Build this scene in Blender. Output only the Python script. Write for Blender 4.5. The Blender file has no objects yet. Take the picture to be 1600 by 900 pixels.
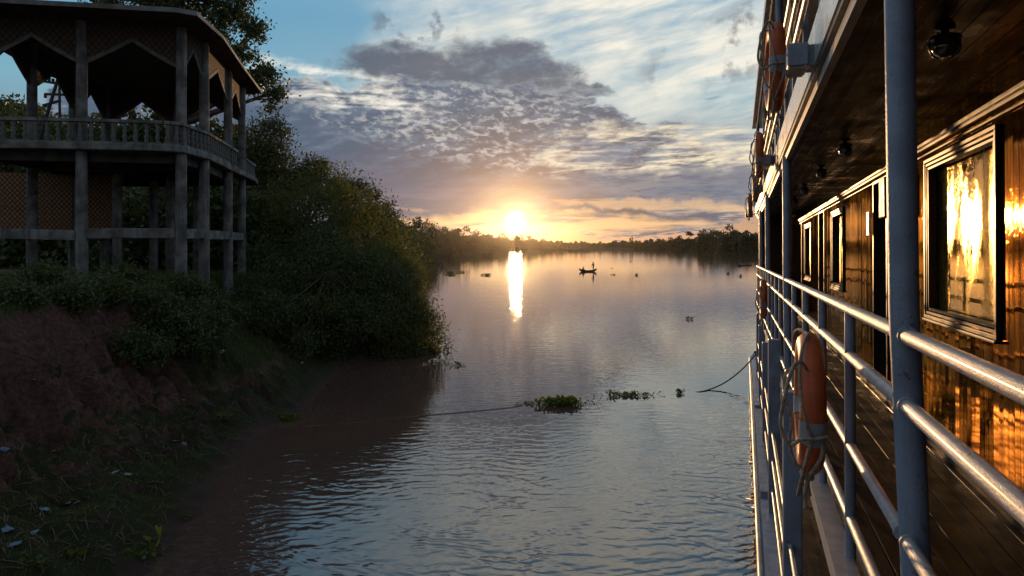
import bpy, math, random
import numpy as np
from mathutils import Vector, Matrix, noise

# ------------------------------------------------------------------ camera, world, sun
F = 1067.0; HY = 384.5; CAMZ = 4.7
sc = bpy.context.scene
cam = bpy.data.objects.new('camera', bpy.data.cameras.new('camera'))
sc.collection.objects.link(cam)
cam.location = (0, 0, CAMZ); cam.rotation_euler = (math.radians(90), 0, 0)
cam.data.sensor_width = 36; cam.data.lens = 36 * F / 1600
cam.data.shift_y = -(450 - HY) / 1600
cam.data.clip_end = 8000; cam.data.clip_start = 0.05
sc.camera = cam

SUN_AZ, SUN_EL = math.radians(0.3), math.radians(2.02)
sd = Vector((math.sin(SUN_AZ) * math.cos(SUN_EL), math.cos(SUN_AZ) * math.cos(SUN_EL), math.sin(SUN_EL)))
sun = bpy.data.objects.new('sun', bpy.data.lights.new('sun', 'SUN'))
sun.data.energy = 2.4; sun.data.angle = math.radians(1.0); sun.data.color = (1.0, 0.56, 0.24)
sun.rotation_euler = sd.to_track_quat('Z', 'Y').to_euler(); sun.location = (0, 60, 40)
sc.collection.objects.link(sun)
sc.view_settings.view_transform = 'Standard'; sc.view_settings.look = 'None'
sc.view_settings.exposure = 0.0; sc.view_settings.gamma = 1.0
sc.cycles.max_bounces = 6; sc.cycles.volume_bounces = 0; sc.cycles.transparent_max_bounces = 6
sc.cycles.sample_clamp_indirect = 6; sc.cycles.caustics_reflective = False; sc.cycles.caustics_refractive = False

class E:
    """tiny shader-maths expression: every operator makes a Math node"""
    def __init__(s, nt, sock): s.nt, s.s = nt, sock
    def op(s, o, *a):
        n = s.nt.nodes.new('ShaderNodeMath'); n.operation = o
        for i, v in enumerate((s,) + a):
            if isinstance(v, E): s.nt.links.new(v.s, n.inputs[i])
            else: n.inputs[i].default_value = v
        return E(s.nt, n.outputs[0])
    def __add__(s, b): return s.op('ADD', b)
    __radd__ = __add__
    def __mul__(s, b): return s.op('MULTIPLY', b)
    __rmul__ = __mul__
    def __sub__(s, b): return s.op('SUBTRACT', b)
    def __rsub__(s, b): return (s * -1.0) + b
    def __truediv__(s, b): return s.op('DIVIDE', b)
    def max(s, b): return s.op('MAXIMUM', b)
    def min(s, b): return s.op('MINIMUM', b)
    def sm(s, a, b):
        n = s.nt.nodes.new('ShaderNodeMapRange'); n.interpolation_type = 'SMOOTHSTEP'
        s.nt.links.new(s.s, n.inputs[0]); n.inputs[1].default_value = a; n.inputs[2].default_value = b
        return E(s.nt, n.outputs[0])
def xyz(nt, vec):
    n = nt.nodes.new('ShaderNodeSeparateXYZ'); nt.links.new(vec, n.inputs[0])
    return [E(nt, n.outputs[i]) for i in range(3)]
def comb(nt, *v):
    n = nt.nodes.new('ShaderNodeCombineXYZ')
    for i, a in enumerate(v):
        if isinstance(a, E): nt.links.new(a.s, n.inputs[i])
        else: n.inputs[i].default_value = a
    return n.outputs[0]
def nz(nt, vec, scale, detail=4, rough=.55, dist=0.0):
    n = nt.nodes.new('ShaderNodeTexNoise'); n.inputs['Scale'].default_value = scale
    n.inputs['Detail'].default_value = detail; n.inputs['Roughness'].default_value = rough
    n.inputs['Distortion'].default_value = dist
    nt.links.new(vec, n.inputs['Vector']); return E(nt, n.outputs['Fac'])
def mixc(nt, f, a, b, mode='MIX'):
    n = nt.nodes.new('ShaderNodeMix'); n.data_type = 'RGBA'; n.blend_type = mode
    for i, v in ((0, f), (6, a), (7, b)):
        if isinstance(v, E): nt.links.new(v.s, n.inputs[i])
        elif isinstance(v, bpy.types.NodeSocket): nt.links.new(v, n.inputs[i])
        elif i == 0: n.inputs[i].default_value = v
        else: n.inputs[i].default_value = (*v, 1)
    return n.outputs[2]
def ramp(nt, f, stops):
    n = nt.nodes.new('ShaderNodeValToRGB'); nt.links.new(f.s, n.inputs[0]); e = n.color_ramp.elements
    while len(e) < len(stops): e.new(0.5)
    for i, (p, c) in enumerate(stops): e[i].position = p; e[i].color = (*c, 1)
    return n.outputs[0]

w = bpy.data.worlds.new('World'); sc.world = w; w.use_nodes = True
nt = w.node_tree; nt.nodes.clear()
tc = nt.nodes.new('ShaderNodeTexCoord'); D = tc.outputs['Generated']
x, y, z = xyz(nt, D)
zc = z.max(0.0)
az = x.op('ARCTAN2', y); el = z.op('ARCSINE')
def azel(px, py):
    a = math.atan((px - 800) / F); return a, math.atan((HY - py) / F * math.cos(a))
warp = nz(nt, D, 7, 5) - 0.5; warp2 = nz(nt, comb(nt, x * 1.0, y * 1.0, z + 3.3), 22, 4) - 0.5
azw = az + warp * 0.16 + warp2 * 0.05; elw = el + warp2 * 0.035 + warp * 0.03
def blob(px, py, rx, ry, rot=0.0, soft=.9, A=None, B=None):
    a, e = azel(px, py); rx /= F; ry /= F; c, s_ = math.cos(rot), math.sin(rot)
    da = (A or azw) - a; de = (B or elw) - e
    u = (da * c + de * s_) * (1 / rx); v = (de * c - da * s_) * (1 / ry)
    return 1.0 - (u * u + v * v).sm(1 - soft, 1 + soft)
den = zc + 0.10
cu, cv = x / den, y / den
cr, sr_ = math.cos(.5), math.sin(.5)
P = comb(nt, cu * cr + cv * sr_, (cv * cr - cu * sr_) * .55, 0.0)          # cloud deck seen in perspective
macker = nz(nt, P, 5.2, 5, .6, .35); ripple = nz(nt, comb(nt, cu * .8 + cv * .9, cv * .8 - cu * .5, 1.7), 9.5, 4, .6)
stre = nz(nt, comb(nt, az * 5 + el * 14, el * 34 - az * 9, 0.4), 1.0, 6, .6, .3)     # streaks of high cirrus
lowst = nz(nt, comb(nt, az * 7, el * 75, 2.4), 1.0, 5, .55)

nish = nt.nodes.new('ShaderNodeTexSky'); nish.sky_type = 'NISHITA'; nish.sun_disc = False
nish.sun_elevation = SUN_EL; nish.sun_rotation = SUN_AZ; nish.air_density = 1.2; nish.dust_density = 1.5
base = ramp(nt, (el * (1 / 1.2)).max(0), [(0, (.62, .41, .25)), (.045, (.44, .33, .27)), (.09, (.22, .25, .32)), (.17, (.20, .46, .60)), (.26, (.13, .39, .60)), (.36, (.24, .50, .70)), (.55, (.22, .42, .62)), (1, (.08, .16, .28))])
base = mixc(nt, .15, base, mixc(nt, 1.0, nish.outputs[0], (.12, .12, .12), 'MULTIPLY'))
# angle from the sun
dt = x * sd.x + y * sd.y + z * sd.z
ang = dt.min(0.999999).op('ARCCOSINE')
back = 1.0 - y.sm(-.3, .75)
base = mixc(nt, back * .92, base, (.235, .27, .32))
# cirrus sheet, upper middle and right
m = blob(1010, 20, 430, 150, -.28).max(blob(720, 60, 160, 60, .3) * .7) * (stre.sm(.22, .74) * .85 + nz(nt, D, 5, 4).sm(.35, .65) * .4)
m = m.max(blob(1150, 130, 120, 60) * stre.sm(.42, .62) * .8)
col = mixc(nt, m.min(1.0) * .95, base, (.95, .90, .77))
# dark ragged cloud and puffs
wis = nz(nt, comb(nt, az * 14 + el * 10, el * 30 - az * 6, 4.4), 1.6, 7, .68, .3)
m = (blob(655, 108, 125, 36, -.08, .85) * 1.5 + wis * 1.9 - 1.35).sm(-.1, 1.1); m = m.max((blob(800, 112, 125, 40, -.22, .85) * 1.35 + wis * 1.9 - 1.35).sm(-.1, 1.1)).max((blob(880, 138, 90, 12, -.1, .8) * 1.2 + wis * 1.9 - 1.3).sm(-.1, 1.1))
m = m.max(blob(640, 38, 60, 22) * nz(nt, D, 34, 4).sm(.5, .62) * .7)
m = m.max((blob(1150, 70, 110, 45, .35) * nz(nt, D, 19, 5).sm(.47, .58)) * .8)
col = mixc(nt, m * .92, col, (.095, .115, .165))
# the big mackerel sheet
a0, e0 = azel(800, 130)
left = blob(500, 255, 420, 120, .0, .45); mid = blob(840, 250, 330, 100, -.20, .45); right = blob(1090, 262, 220, 62, -.12, .4)
sheet = left.max(mid); 
tex = macker * .65 + ripple * .35
fl_ = nz(nt, comb(nt, az * 58 - el * 58, el * 125 + az * 36, 3.1), 1.0, 4, .6, .3)
fleck = (fl_ * 1.1 + (macker - .5) * .9 + (wis - .5) * .4).sm(.50, .78) * (blob(760, 195, 330, 62, -.17, .7, az, el)).max(blob(1010, 240, 120, 40, -.2, .7, az, el))
fine = nz(nt, comb(nt, az * 9 + el * 12, el * 40 - az * 10, 7.7), 1.6, 6, .62, .2)
cover = (sheet * 1.25 + tex * 2.6 - 1.62).sm(0.05, .45)
bright = (1.0 - (sheet * 1.15 + tex * 3.4 - 1.95).sm(-.05, .55))
gc = mixc(nt, blob(880, 300, 300, 110, 0, .9, az, el), (.085, .12, .185), (.125, .115, .15))
gc = mixc(nt, fine.sm(.42, .68) * .4, gc, (.22, .29, .38))
lit = mixc(nt, blob(500, 150, 200, 40, -.1, .9), (.58, .64, .68), (1.0, .96, .88))
sc_ = mixc(nt, bright * .8, gc, lit); sc_ = mixc(nt, fleck * .72, sc_, (.62, .62, .60))
col = mixc(nt, cover * .95, col, sc_)
# left upper rim: brightly lit flecks
m = blob(510, 140, 150, 30, -.12, .6) * (macker * .5 + lowst * .5).sm(.43, .58)
col = mixc(nt, m * .9, col, (1.0, .95, .84))
# right mottled cream/grey patch
m = right * (tex).sm(.38, .56)
col = mixc(nt, m * .85, col, mixc(nt, lowst.sm(.40, .56), (.23, .27, .34), (.98, .84, .60)))
# grey belt low on the right, violet on the left
m = blob(1120, 292, 260, 30, -.03, .6) * lowst.sm(.25, .55)
col = mixc(nt, m * .85, col, (.155, .175, .24))
m = blob(470, 330, 330, 70, 0, .8, az, el)
col = mixc(nt, m * .85, col, (.145, .15, .21))
# lit streaks near the horizon
for px, py, rx, ry, k in ((880, 346, 210, 16, .9), (1010, 315, 130, 9, .7), (620, 318, 70, 5, .5), (690, 344, 60, 7, .6), (1160, 328, 60, 8, .6), (960, 352, 150, 12, .7)):
    m = blob(px, py, rx, ry, -.02, .7) * lowst.sm(.36, .56)
    col = mixc(nt, m * k, col, (.92, .56, .28))
m = blob(860, 300, 300, 22, 0, .8) * lowst.sm(.45, .65); col = mixc(nt, m * .35, col, (.30, .24, .28))
# glow round the sun: air light of the sky itself
def glow(r, c, k):
    g = (ang * (-1.0 / r)).op('EXPONENT') * k
    n = nt.nodes.new('ShaderNodeVectorMath'); n.operation = 'SCALE'; n.inputs[0].default_value = c; nt.links.new(g.s, n.inputs['Scale']); return n.outputs[0]
def addv(a, b):
    n = nt.nodes.new('ShaderNodeVectorMath'); n.operation = 'ADD'; nt.links.new(a, n.inputs[0]); nt.links.new(b, n.inputs[1]); return n.outputs[0]
col = addv(col, glow(.088, (1.0, .57, .20), .52))
col = addv(col, glow(.020, (1.0, .60, .22), 1.5))
disc = ((ang * ang) * (-1.0 / (.0082 ** 2))).op('EXPONENT') * 11.0
n = nt.nodes.new('ShaderNodeVectorMath'); n.operation = 'SCALE'; n.inputs[0].default_value = (1, .80, .48); nt.links.new(disc.s, n.inputs['Scale'])
col = addv(col, n.outputs[0])
bg = nt.nodes.new('ShaderNodeBackground'); bg.inputs[1].default_value = 1.0
nt.links.new(col, bg.inputs[0])
wo = nt.nodes.new('ShaderNodeOutputWorld'); nt.links.new(bg.outputs[0], wo.inputs[0])

# ------------------------------------------------------------------ helpers
R = random.Random(7)
RN = np.random.RandomState(11)
COL = sc.collection
def tag(o, label=None, cat=None, group=None, kind=None):
    if label: o['label'] = label
    if cat: o['category'] = cat
    if group: o['group'] = group
    if kind: o['kind'] = kind
    elif cat: o['kind'] = 'thing'
    return o
def empty(name, loc=(0, 0, 0), rot=None):
    o = bpy.data.objects.new(name, None); COL.objects.link(o); o.location = loc
    if rot: o.rotation_euler = rot
    o.empty_display_size = .2
    return o
def mesh_obj(name, me, mat, parent=None, off=None):
    o = bpy.data.objects.new(name, me); COL.objects.link(o)
    if mat: me.materials.append(mat)
    if parent:
        o.parent = parent
        if off is not None: o.location = -Vector(off)
    return o
def copy_tree(o, parent=None):
    c = o.copy(); COL.objects.link(c)
    if parent: c.parent = parent
    for ch in list(o.children): copy_tree(ch, c)
    return c
class MB:
    def __init__(s): s.v = []; s.f = []; s.sm = []
    def add(s, vs, fs, smooth=False):
        k = len(s.v); s.v += [tuple(p) for p in vs]
        for f in fs: s.f.append([i + k for i in f]); s.sm.append(smooth)
        return s
    def box(s, a, b, M=None):
        (x0, y0, z0), (x1, y1, z1) = a, b
        vs = [(x0, y0, z0), (x1, y0, z0), (x1, y1, z0), (x0, y1, z0), (x0, y0, z1), (x1, y0, z1), (x1, y1, z1), (x0, y1, z1)]
        if M: vs = [M @ Vector(p) for p in vs]
        return s.add(vs, [(0, 3, 2, 1), (4, 5, 6, 7), (0, 1, 5, 4), (1, 2, 6, 5), (2, 3, 7, 6), (3, 0, 4, 7)])
    def bar(s, a, b, w, h):
        """rectangular bar from a to b; w sideways, h upwards"""
        a, b = Vector(a), Vector(b); d = (b - a).normalized(); up = Vector((0, 0, 1))
        if abs(d.z) > .95: up = Vector((0, 1, 0))
        r = d.cross(up).normalized() * w / 2; u = r.cross(d).normalized() * h / 2
        vs = [p + i * r + j * u for p in (a, b) for i, j in ((-1, -1), (1, -1), (1, 1), (-1, 1))]
        return s.add(vs, [(0, 1, 2, 3), (7, 6, 5, 4), (0, 4, 5, 1), (1, 5, 6, 2), (2, 6, 7, 3), (3, 7, 4, 0)])
    def tube(s, pts, rad, n=12, cap=True):
        pts = [Vector(p) for p in pts]; k = len(pts)
        rad = rad if isinstance(rad, (list, tuple)) else [rad] * k
        up = Vector((0, 0, 1)); vs = []; prev = None
        for i, p in enumerate(pts):
            d = (pts[min(i + 1, k - 1)] - pts[max(i - 1, 0)])
            d = d.normalized() if d.length > 1e-9 else Vector((0, 0, 1))
            if prev is None:
                r = d.cross(up)
                if r.length < .05: r = d.cross(Vector((0, 1, 0)))
            else: r = prev - d * prev.dot(d)
            r.normalize(); prev = r; u = d.cross(r)
            vs += [p + (r * math.cos(2 * math.pi * j / n) + u * math.sin(2 * math.pi * j / n)) * rad[i] for j in range(n)]
        fs = [(i * n + j, i * n + (j + 1) % n, (i + 1) * n + (j + 1) % n, (i + 1) * n + j) for i in range(k - 1) for j in range(n)]
        s.add(vs, fs, True)
        if cap: s.add(vs[:n], [tuple(range(n))[::-1]]); s.add(vs[-n:], [tuple(range(n))])
        return s
    def prism(s, poly, z0, z1):
        n = len(poly); vs = [(p[0], p[1], z0) for p in poly] + [(p[0], p[1], z1) for p in poly]
        return s.add(vs, [tuple(range(n))[::-1], tuple(range(n, 2 * n))] + [(i, (i + 1) % n, n + (i + 1) % n, n + i) for i in range(n)])
    def slab(s, quad, t):
        """thin solid from a flat polygon, thickness t along its normal"""
        q = [Vector(p) for p in quad]; nn = (q[1] - q[0]).cross(q[2] - q[0]).normalized() * t / 2; n = len(q)
        return s.add([p - nn for p in q] + [p + nn for p in q], [tuple(range(n))[::-1], tuple(range(n, 2 * n))] + [(i, (i + 1) % n, n + (i + 1) % n, n + i) for i in range(n)])
    def build(s, name, mat, parent=None, off=None, bevel=0):
        me = bpy.data.meshes.new(name); me.from_pydata(s.v, [], s.f)
        me.polygons.foreach_set('use_smooth', s.sm); me.update()
        o = mesh_obj(name, me, mat, parent, off)
        if bevel:
            m = o.modifiers.new('bevel', 'BEVEL'); m.width = bevel; m.segments = 2; m.limit_method = 'ANGLE'; m.angle_limit = math.radians(50)
        return o
def np_mesh(name, V, nper):
    """V: (N*nper,3) loose polygons"""
    n = len(V) // nper; me = bpy.data.meshes.new(name)
    me.vertices.add(len(V)); me.vertices.foreach_set('co', np.ascontiguousarray(V, dtype=np.float32).ravel())
    me.loops.add(len(V)); me.loops.foreach_set('vertex_index', np.arange(len(V), dtype=np.int32))
    me.polygons.add(n); me.polygons.foreach_set('loop_start', np.arange(0, len(V), nper, dtype=np.int32))
    me.polygons.foreach_set('loop_total', np.full(n, nper, dtype=np.int32)); me.update(calc_edges=True)
    return me
def W(px, py, z=0.0):
    """point at height z (world) seen at pixel px,py"""
    Y = (z - CAMZ) * F / (HY - py); return Vector(((px - 800) / F * Y, Y, z))
def at(px, Y, py=None, z=None):
    X = (px - 800) / F * Y
    return Vector((X, Y, z if z is not None else CAMZ + (HY - py) / F * Y))

# ------------------------------------------------------------------ materials
def mat(name, color=(.5, .5, .5), rough=.6, metal=0.0, spec=.5, coat=0.0, coat_rough=.05, var=.25, nscale=6, bump=0.0, bscale=30, col2=None, tint=None, rust=0.0, streak=0.0):
    m = bpy.data.materials.new(name); m.use_nodes = True; nt = m.node_tree; b = nt.nodes['Principled BSDF']
    tc = nt.nodes.new('ShaderNodeTexCoord').outputs['Object']
    n1 = nz(nt, tc, nscale, 5, .6)
    c2 = col2 or tuple(c * (1 - var) for c in color)
    cc = mixc(nt, n1.sm(.35, .65), color, c2)
    if streak:                                                       # rain stains running down
        x, y, z = xyz(nt, tc); sv = nz(nt, comb(nt, x * 7, y * 7, z * .6), 1.0, 5, .65); cc = mixc(nt, sv.sm(.48, .66) * streak, cc, tuple(c * .3 for c in color))
    if rust:
        r1 = nz(nt, tc, 11, 6, .7); r2 = nz(nt, tc, 70, 4, .6); cc = mixc(nt, (r1 + r2 * .35).sm(.80, .84) * rust, cc, (.11, .045, .02))
    nt.links.new(cc, b.inputs['Base Color'])
    b.inputs['Roughness'].default_value = rough; b.inputs['Metallic'].default_value = metal
    b.inputs['Specular IOR Level'].default_value = spec; b.inputs['Coat Weight'].default_value = coat; b.inputs['Coat Roughness'].default_value = coat_rough
    if tint: b.inputs['Specular Tint'].default_value = (*tint, 1); b.inputs['Coat Tint'].default_value = (*tint, 1)
    rr = n1.sm(.3, .7) * (rough * .35) + rough * .8; nt.links.new(rr.s, b.inputs['Roughness'])
    if bump:
        bn = nt.nodes.new('ShaderNodeBump'); bn.inputs['Strength'].default_value = bump; bn.inputs['Distance'].default_value = .01
        h = nz(nt, tc, bscale, 5, .6); nt.links.new(h.s, bn.inputs['Height']); nt.links.new(bn.outputs[0], b.inputs['Normal'])
    return m
def leafmat(name, c1, c2, trans=.35, nscale=1.2):
    m = bpy.data.materials.new(name); m.use_nodes = True; nt = m.node_tree; b = nt.nodes['Principled BSDF']; out = nt.nodes['Material Output']
    g = nt.nodes.new('ShaderNodeNewGeometry'); rnd = E(nt, g.outputs['Random Per Island'])
    tcn = nt.nodes.new('ShaderNodeTexCoord').outputs['Object']
    f = rnd * .6 + nz(nt, tcn, nscale, 3) * .8 - .2
    cc = mixc(nt, f.sm(.1, .9), c1, c2)
    nt.links.new(cc, b.inputs['Base Color']); b.inputs['Roughness'].default_value = .55; b.inputs['Specular IOR Level'].default_value = .3
    t = nt.nodes.new('ShaderNodeBsdfTranslucent'); nt.links.new(mixc(nt, .6, cc, (.22, .20, .03)), t.inputs['Color'])
    mx = nt.nodes.new('ShaderNodeMixShader'); mx.inputs[0].default_value = trans
    nt.links.new(b.outputs[0], mx.inputs[1]); nt.links.new(t.outputs[0], mx.inputs[2]); nt.links.new(mx.outputs[0], out.inputs['Surface'])
    return m
L_dark = leafmat('foliage_dark', (.045, .065, .020), (.085, .11, .032), .16)
L_mid = leafmat('foliage_mid', (.055, .085, .02), (.13, .14, .04), .48)
L_far = leafmat('foliage_far', (.035, .05, .02), (.055, .07, .03), .2, .1)
L_grass = leafmat('grass', (.07, .12, .03), (.16, .17, .055), .4)
L_hya = leafmat('hyacinth_leaf', (.05, .10, .02), (.14, .20, .03), .4)
M_bark = mat('bark', (.09, .065, .045), .9, bump=.8, bscale=14)
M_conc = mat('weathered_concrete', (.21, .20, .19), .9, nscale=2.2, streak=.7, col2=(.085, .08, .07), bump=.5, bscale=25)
M_concd = mat('shaded_concrete', (.07, .06, .05), .9, nscale=3, col2=(.04, .035, .03), bump=.5, bscale=25)  # darker copy of the concrete: shade under the floor put into its colour
M_roofsheet = mat('roof_sheet', (.16, .17, .17), .7, nscale=2, col2=(.09, .075, .06))
M_soffit = mat('roof_soffit_wood', (.10, .05, .03), .8, nscale=4, col2=(.05, .03, .02))
M_bluep = mat('blue_grey_paint', (.30, .34, .43), .42, spec=.5, var=.25, rust=.8, streak=.25, nscale=5, bump=.35, bscale=90)
M_rail = mat('pale_gloss_paint', (.46, .45, .46), .34, spec=.5, coat=.15, coat_rough=.2, nscale=12, var=.25, rust=.8, bump=.45, bscale=170)
M_white = mat('aged_white_paint', (.62, .61, .58), .40, nscale=3, col2=(.50, .44, .36), bump=.25, bscale=60, spec=.5)
M_brownp = mat('brown_varnish', (.028, .013, .008), .36, spec=.35, nscale=8, tint=(1, .75, .45), bump=0, bscale=40)
M_black = mat('black_rubber', (.012, .012, .013), .5)
M_lamp = mat('black_iron', (.015, .013, .012), .35, metal=.6)
M_orange = mat('lifebuoy_orange', (.60, .125, .035), .5, spec=.4, var=.25, nscale=9, bump=.12, bscale=60)
M_tape = mat('reflective_tape', (.36, .37, .40), .4, var=.2, nscale=20)
M_rope = mat('rope_fibre', (.45, .36, .27), .85, nscale=40, var=.5, bump=.6, bscale=120)
M_rope2 = mat('dark_rope', (.035, .032, .03), .8, nscale=40, var=.4)
M_litter = mat('pale_plastic', (.34, .38, .42), .4, var=.3, nscale=20)
M_dryst = mat('dry_stalks', (.22, .16, .09), .9, var=.5, nscale=9)
M_wood = mat('weathered_wood', (.14, .12, .11), .85, var=.4, nscale=6)
M_boat = mat('dark_boat_wood', (.05, .035, .028), .7)
M_skin = mat('skin', (.18, .10, .07), .6)
M_cloth = mat('dark_cloth', (.05, .045, .06), .9)
M_hair = mat('black_hair', (.01, .009, .008), .6)

def woodmat(name, c1, c2, rough, along, coat=1.0, tint=(1, .72, .36), sc_=1.0, bump=.25, spec=.8, cr=.045, metal=0.0):
    """varnished boards: grain streaks run along axis `along`"""
    m = bpy.data.materials.new(name); m.use_nodes = True; nt = m.node_tree; b = nt.nodes['Principled BSDF']
    x, y, z = xyz(nt, nt.nodes.new('ShaderNodeTexCoord').outputs['Object'])
    k = [14 * sc_] * 3; k['xyz'.index(along)] = .7 * sc_
    v = comb(nt, x * k[0], y * k[1], z * k[2])
    g = nz(nt, v, 1.0, 6, .65, .4); g2 = nz(nt, v, 3.1, 5, .6)
    cc = mixc(nt, (g * .7 + g2 * .3).sm(.36, .53), c1, c2); nt.links.new(cc, b.inputs['Base Color'])
    big = nz(nt, comb(nt, x, y, z), 2.3, 4)
    nt.links.new((big.sm(.3, .75) * rough + g.sm(.4, .7) * (rough * .5) + rough * .45).s, b.inputs['Roughness'])
    b.inputs['Specular IOR Level'].default_value = spec; b.inputs['Specular Tint'].default_value = (*tint, 1)
    b.inputs['Coat Weight'].default_value = coat; b.inputs['Coat Roughness'].default_value = cr; b.inputs['Coat Tint'].default_value = (*tint, 1); b.inputs['Metallic'].default_value = metal
    bn = nt.nodes.new('ShaderNodeBump'); bn.inputs['Strength'].default_value = bump; bn.inputs['Distance'].default_value = .004
    k2 = [2.2] * 3; k2['xyz'.index(along)] = .5
    wv = nz(nt, comb(nt, x * k2[0] * 4, y * k2[1] * 4, z * k2[2] * 1.2), 1.0, 3)
    dr = nz(nt, comb(nt, x, y, z), 55, 2)
    nt.links.new((g2 * .5 + wv * 3.0 + dr.sm(.62, .72) * .5).s, bn.inputs['Height']); nt.links.new(bn.outputs[0], b.inputs['Normal']); nt.links.new(bn.outputs[0], b.inputs['Coat Normal'])
    return m
M_panel = woodmat('varnished_wall_boards', (.38, .17, .028), (.028, .011, .004), .05, 'z', tint=(1, .64, .22), spec=.6, bump=.05, coat=.05, metal=.9)  # gold of the reflected sunset is put into the board colour, between dark grain
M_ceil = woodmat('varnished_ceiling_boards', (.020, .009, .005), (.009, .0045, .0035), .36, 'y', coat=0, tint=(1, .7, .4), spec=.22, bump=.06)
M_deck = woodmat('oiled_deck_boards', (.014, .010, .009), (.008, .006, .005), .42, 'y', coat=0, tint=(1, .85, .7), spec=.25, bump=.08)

def glassmat():
    m = bpy.data.materials.new('gold_film_glass'); m.use_nodes = True; nt = m.node_tree; b = nt.nodes['Principled BSDF']
    x, y, z = xyz(nt, nt.nodes.new('ShaderNodeTexCoord').outputs['Object'])
    d = nz(nt, comb(nt, x * 2, y * 2.2, z * .8), 1.3, 5, .6, .5); s = nz(nt, comb(nt, x, y, z), 60, 3)
    grime = (d * .75 + s * .25).sm(.42, .60)
    nt.links.new(mixc(nt, grime, (.90, .56, .09), (.80, .52, .09)), b.inputs['Base Color']); b.inputs['Metallic'].default_value = .93
    nt.links.new((grime * .30 + .012).s, b.inputs['Roughness'])
    bn = nt.nodes.new('ShaderNodeBump'); bn.inputs['Strength'].default_value = .25; bn.inputs['Distance'].default_value = .002
    nt.links.new((s * grime).s, bn.inputs['Height']); nt.links.new(bn.outputs[0], b.inputs['Normal'])
    return m
M_glass = glassmat()

# woven lattice of the pavilion (valances and screens)
def weave(name, ca, cb, scale, trans=0.0):
    m = bpy.data.materials.new(name); m.use_nodes = True; nt = m.node_tree; b = nt.nodes['Principled BSDF']
    x, y, z = xyz(nt, nt.nodes.new('ShaderNodeTexCoord').outputs['Object'])
    hh = (x + y) * scale
    a = (hh + z * scale).op('FRACT') - .5; c = (hh - z * scale).op('FRACT') - .5
    g = a.op('ABSOLUTE').min(c.op('ABSOLUTE')).sm(.05, .16)
    cc = mixc(nt, g, cb, mixc(nt, nz(nt, comb(nt, x, y, z), 9, 3).sm(.3, .7), ca, tuple(q * .6 for q in ca)))
    nt.links.new(cc, b.inputs['Base Color']); b.inputs['Roughness'].default_value = .85
    bn = nt.nodes.new('ShaderNodeBump'); bn.inputs['Strength'].default_value = .8; bn.inputs['Distance'].default_value = .02
    nt.links.new(g.s, bn.inputs['Height']); nt.links.new(bn.outputs[0], b.inputs['Normal'])
    if trans:
        out = nt.nodes['Material Output']; t = nt.nodes.new('ShaderNodeBsdfTranslucent'); nt.links.new(mixc(nt, g, tuple(q * .2 for q in cb), (.55, .24, .06)), t.inputs['Color'])
        mx = nt.nodes.new('ShaderNodeMixShader'); mx.inputs[0].default_value = trans
        nt.links.new(b.outputs[0], mx.inputs[1]); nt.links.new(t.outputs[0], mx.inputs[2]); nt.links.new(mx.outputs[0], out.inputs['Surface'])
    return m
M_val = weave('woven_bamboo_valance', (.10, .055, .032), (.04, .025, .015), 4.6, .10)
M_screen = weave('woven_bamboo_screen', (.42, .23, .11), (.05, .03, .02), 5.5, .22)

# ------------------------------------------------------------------ terrain, water, haze
SL = [(-30, 3), (0, -3.6), (5, -4.2), (9.7, -5.1), (13, -5.75), (17, -6.4), (19.6, -5.95), (23.3, -6.3), (25.6, -6.5), (27.5, -5.9), (28.2, -5.1), (28.8, -4.0), (29.5, -3.35), (31, -3.2), (36, -4.6), (50, -9.2), (100, -19), (200, -31), (323, -41), (436, -49), (600, -35), (836, 0), (1115, 104), (1260, 235), (1900, 235)]
SR = [(-30, 300), (400, 290), (668, 236), (900, 244), (1100, 240), (1260, 235.5), (1900, 235.5)]
def XL(Y): return np.interp(Y, [p[0] for p in SL], [p[1] for p in SL])
def XR(Y): return np.interp(Y, [p[0] for p in SR], [p[1] for p in SR])
PY = [-30, 5, 8.5, 13, 16, 20, 22, 25, 28, 30, 40, 2000]
PF = [3.5, 3.6, 3.6, 3.1, 2.2, 1.1, .8, .5, .5, .4, .5, .6]           # foot of the cut bank, metres inland
PT = [6.0, 6.0, 5.8, 4.6, 4.1, 4.0, 4.9, 5.2, 4.9, 4.2, 4.0, 5.0]
PH = [1.0, 1.05, 1.1, 1.05, .85, .55, .4, .3, .3, .3, .3, .5]
PZ = [3.4, 3.4, 3.4, 3.35, 3.5, 3.65, 3.6, 3.5, 3.5, 3.3, 3.2, 3.5]
def hgt(X, Y):
    xl = XL(Y); d = xl - X
    f, t, hf, ht = (np.interp(Y, PY, q) for q in (PF, PT, PH, PZ))
    u = np.clip(d / f, 0, 1); v = np.clip((d - f) / (t - f), 0, 1); v = v * v * (3 - 2 * v) * .6 + v * .4
    h = np.where(d < 0, np.maximum(-1.4, d * .45), u ** 1.15 * hf + v * (ht - hf) + np.clip(d - t, 0, 60) * .022)
    dr = X - XR(Y); hr = np.where(dr < 0, -1.4, np.minimum(dr * .25, 3.0)); 
    h = np.where(dr > -3, np.maximum(h, np.where(dr < 0, dr * .45, hr)), h)
    h = np.where(Y > 1262, np.maximum(h, 2.5), h)
    return h, d, np.clip((d - f * .8) / (t - f * .8), 0, 1)
def dens(a, b, s): return list(np.arange(a, b, s))
def geo(a, b, s, g=1.16):
    o = []; x = a
    while x < b: o.append(x); x += s; s *= g
    return o + [b]
gx = sorted(set([-q for q in geo(17, 2600, .5)] + dens(-17, -2.5, .085) + geo(-2.5, 230, .5, 1.2)[:-1] + [230, 233, 235, 236, 238, 241, 245, 252, 262, 280, 320, 400, 600, 1000, 2600]))
gy = sorted(set([-60, -30, -15, -5, 0, 3] + dens(5, 33, .085) + geo(33, 2600, .3, 1.03)))
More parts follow.
